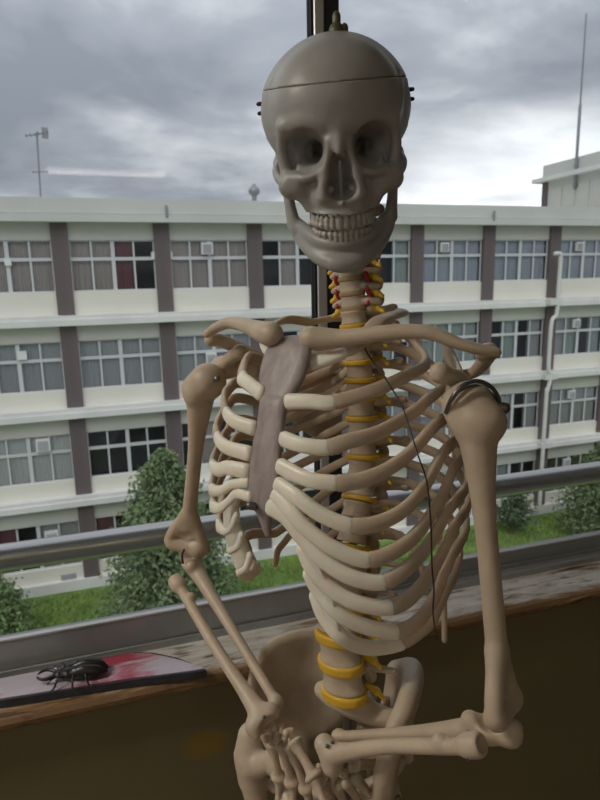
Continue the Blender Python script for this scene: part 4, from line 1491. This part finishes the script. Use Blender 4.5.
# ---- skull
def skull_field():
    f = Field((-86, -104, -36), (86, 116, 128), 1.35)
    f.ell((0, -2, 52), (70, 91, 66))
    f.ell((0, -20, 48), (79, 64, 64), 16)
    f.ell((0, 42, 56), (58, 50, 51), 12)
    f.ell((0, -46, 22), (54, 46, 40), 10)
    f.ell((0, -5, 4), (52, 62, 24), 10)
    for s in (-1, 1):
        f.chain([(s * 58, -12, 0), (s * 54, -6, -27)], [13, 7], 6)
        f.ell((s * 84, 46, 16), (18, 20, 28), 10, sub=True)
        f.chain([(s * 51, 66, 41), (s * 55, 61, 21), (s * 52, 64, 0)], [5.5, 5, 6], 4, n=8)
        f.chain([(s * 51, 65, 38), (s * 59, 46, 58), (s * 60, 20, 76)], [4.5, 3.5, 3], 8, n=8)
    f.ell((0, 58, 4), (43, 31, 32), 6)
    f.chain([(-48, 67, 43), (-27, 80, 46), (0, 85, 43), (27, 80, 46), (48, 67, 43)], [6, 7, 7, 7, 6], 7, n=14)
    f.ell((0, 64, -22), (35, 30, 25), 8)
    f.ell((0, 63, -39), (33.5, 34, 12.5), 5)
    for s in (-1, 1):
        f.ell((s * 46, 69, -11), (15, 10, 13), 6)
        f.chain([(s * 40, 72, -12), (s * 30, 70, -34)], [8, 6], 6)
        f.chain([(s * 53, 62, -9), (s * 61, 46, -6), (s * 65, 26, -2), (s * 63, 4, 1)], [6.5, 5, 4.4, 6], 3, n=12)
        f.chain([(s * 14, 85, 5), (s * 31, 83, -2), (s * 48, 71, -3)], 5, 4, n=8)
        f.chain([(s * 9, 88, 28), (s * 14, 88, 4), (s * 17, 88, -20)], [5, 5.2, 7], 4, n=8)
    f.chain([(0, 87, 36), (0, 93, 25), (0, 97, 16)], [7, 5.5, 3.6], 7, n=8)
    for s in (-1, 1):
        R = np.array(Matrix.Rotation(math.radians(-s * 14), 3, 'Y'))
        f.ell((s * 33.5, 88, 21), (20, 26, 19.5), 3, sub=True, R=R)
        f.ell((s * 33, 88, 21), (19, 36, 18.5), 4, sub=True, R=R)
        f.chain([(s * 32, 80, 20), (s * 19, 36, 16)], [16, 6], 3, sub=True)
        f.ell((s * 30, 90, -15), (2.2, 6, 1.8), 1, sub=True)
        f.blade([[(s * 51, 64, 40), (s * 28, 44, 34)], [(s * 54, 61, 20), (s * 28, 42, 16)], [(s * 51, 62, 2), (s * 28, 44, 0)]], 12, 12, [[2.6, 2.6]] * 3, 1.5)
    f.ell((0, 98, -13), (15, 27, 12.5), 3, sub=True)
    f.ell((0, 98, 1), (10.5, 25, 16), 4, sub=True)
    f.chain([(0, 90, 10), (0, 78, -24)], [1.5, 2.0], 1, sc=(1, 1.8, 1))
    for s in (-1, 1): f.chain([(s * 10, 84, -15), (s * 9, 72, -16)], [3.6, 3.2], 1.5)
    f.chain([(0, 90, -27), (0, 96, -26)], [3.5, 1.6], 2)
    f.ell((0, -38, -22), (15, 18, 16), 4, sub=True)
    f.ell((0, 46, -50), (20, 26, 10), 4, sub=True)
    return f


def mandible_field():
    f = Field((-68, -8, -104), (68, 108, 8), 1.35)
    lo = [(-51, 22, -58), (-47, 36, -66), (-37, 57, -75), (-25, 75, -81), (-13, 86, -84), (0, 89, -85), (13, 86, -84), (25, 75, -81), (37, 57, -75), (47, 36, -66), (51, 22, -58)]
    f.chain(lo, [6.5, 7, 7.5, 8.5, 9, 9, 9, 8.5, 7.5, 7, 6.5], 0, n=30)
    hi = [(-44, 38, -56), (-34, 58, -61), (-26, 73, -64), (-13.5, 84, -66), (0, 87, -67), (13.5, 84, -66), (26, 73, -64), (34, 58, -61), (44, 38, -56)]
    f.chain(hi, [6, 6.5, 6, 5.5, 5.5, 5.5, 6, 6.5, 6], 9, n=28)
    f.ell((0, 92, -86), (15, 6, 7), 6)
    for s in (-1, 1):
        f.chain([(s * 53, 20, -58), (s * 56, 12, -32), (s * 57, 8, -8)], [6.5, 5, 4.5], 5, n=8)
        f.chain([(s * 49, 38, -58), (s * 53, 33, -34), (s * 55, 34, -8)], [6, 4.8, 2.6], 5, n=8)
        f.blade([[(s * 50, 36, -58), (s * 53, 20, -58)], [(s * 53, 32, -34), (s * 56, 12, -34)], [(s * 54, 31, -20), (s * 57, 14, -20)]], 8, 10, [[4.2, 4.2]] * 3, 2)
        f.chain([(s * 53, 8, -5), (s * 63, 7, -5)], [5, 4.6], 3)
    return f


def arch_teeth(zc, hh, R, yc, depth, upper):
    f = Field((-40, 20, zc - 12), (40, 112, zc + 12), .95)
    ws = [8.4, 6.6, 7.4, 7, 7, 9.5, 9.2, 8.6] if upper else [5.6, 6.0, 6.8, 7, 7.2, 10, 9.6, 9]
    for s in (-1, 1):
        arc = 0
        for j, w in enumerate(ws):
            arc += w * .5
            t = arc / R
            # elliptical arch
            th_ = min(t * .86, 1.62)
            x = s * R * math.sin(th_) * .98; y = yc + depth * math.cos(th_)
            nx, ny = s * math.sin(th_), math.cos(th_)
            R_ = np.array([[ny, nx, 0], [-nx, ny, 0], [0, 0, 1.0]])
            f.ell((x, y, zc), (w * .5, 3.4 if j < 3 else 4.6, hh * (1.0 if j < 3 else .85)), .5, R=R_)
            f.ell((x, y, zc + (5 if upper else -5)), (w * .42, 3.2, 5), .8, R=R_)
            arc += w * .5
    return f


sc_c = sight(336.5, 119, .62)
to_eye = unit(EYE - sc_c)
face = unit(to_eye + np.array([0, 0, -.06]) + CR * .02)
upv = unit(np.array([0, 0, 1.0]) - face * face[2])
rgt = np.cross(face, upv)          # x of skull space: y forward, z up -> x = y cross z
roll = math.radians(-3.2)
xv = rgt * math.cos(roll) + upv * math.sin(roll)
zv = np.cross(xv, face)
SR = np.stack([xv, face, zv], 1)
SS = 1.03e-3
# skull space point (0, 20, 40) sits at sc_c
SO = sc_c - SR @ (np.array([0, 20, 42]) * SS)


def sw(P):
    return np.asarray(P) @ SR.T * SS + SO


f = skull_field()
ZC0 = lambda F_: (F_.lo[2] + F_.h * np.arange(F_.n[2]))[None, None, :] - (F_.lo[1] + F_.h * np.arange(F_.n[1]))[None, :, None] * .03 - 73
V, F = f.mesh('skull', cut=lambda q: ZC0(q) + .04)
skull = bone('skull', sw(V), F, SKULL)
V, F = f.mesh('skull_cap', cut=lambda q: -ZC0(q) + .04)
bone('skull_cap', sw(V), F, SKULL, skull)
V, F = mandible_field().mesh('mandible')
bone('mandible', sw(V), F, SKULL, skull)
V, F = arch_teeth(-48, 4.8, 29.5, 61, 30, True).mesh('t'); bone('upper_teeth', sw(V), F, TEETH, skull)
V, F = arch_teeth(-57, 4.8, 28, 60, 29, False).mesh('t'); bone('lower_teeth', sw(V), F, TEETH, skull)
for s in (-1, 1):
    for z in (52, 61):
        a, b_ = sw((s * 77, -18, z)), sw((s * 80.5, -18, z))
        rod('cap_screw', [a, b_], .0022, WIRE, seg=8, parent=skull)
    # spring between jaw and temple
    P = [sw((s * (58 + 2.2 * math.cos(j * 1.3)), 16 + 2.2 * math.sin(j * 1.3), -22 + .75 * j)) for j in range(30)]
    rod('jaw_spring', P, .0007, METAL, seg=6, parent=skull)
top = sw((-5, -4, 117)); upw = np.array([0, 0, 1.0])
rod('hanger_block', [top - upw * .008, top + upw * .001], .0085, BRASS, seg=12, parent=skull)
rod('hanger_peg', [top, top + upw * .0155], .0042, BRASS, seg=12, parent=skull)
rod('hanger_peg', [top + CR * .008 - upw * .004, top + CR * .008 + upw * .005], .0038, BRASS, seg=12, parent=skull)

# ---- hanging wire over the left ribs
P = [sight(362, 341, .60), sight(369, 356, .590), sight(383, 375, .575), sight(394, 392, .548), sight(403, 408, .535), (sight(418, 455, .510)), sight(427, 483, .508), sight(431, 527, .510), sight(432, 567, .520), sight(434, 590, .530), sight(433, 614, .545), sight(437, 640, .565)]
rod('black_wire', P, .0008, WIRE, seg=6, n=60)

# ---- stand
bt = tw((0, .004, -.445))
rod('stand_pole', [bt, bt * .5 + np.array([SK[0], SK[1], bt[2] - .25]) * .5, np.array([SK[0], SK[1], .4]), np.array([SK[0], SK[1], .10])], .0085, METAL, seg=14, n=16)
for k in range(5):
    t = k * 2 * math.pi / 5
    d = np.array([math.cos(t), math.sin(t), 0])
    rod('stand_leg', [SK + (0, 0, .11), SK + d * .14 + (0, 0, .10), SK + d * .27 + (0, 0, .068)], [.014, .012, .010], METAL, n=8)
    w_ = SK + d * .27
    sd = np.array([-d[1], d[0], 0])
    V, F = sweep([w_ + sd * -.011 + (0, 0, .026), w_ + sd * .011 + (0, 0, .026)], .0255, seg=16)
    bone('caster', V, F, WIRE)
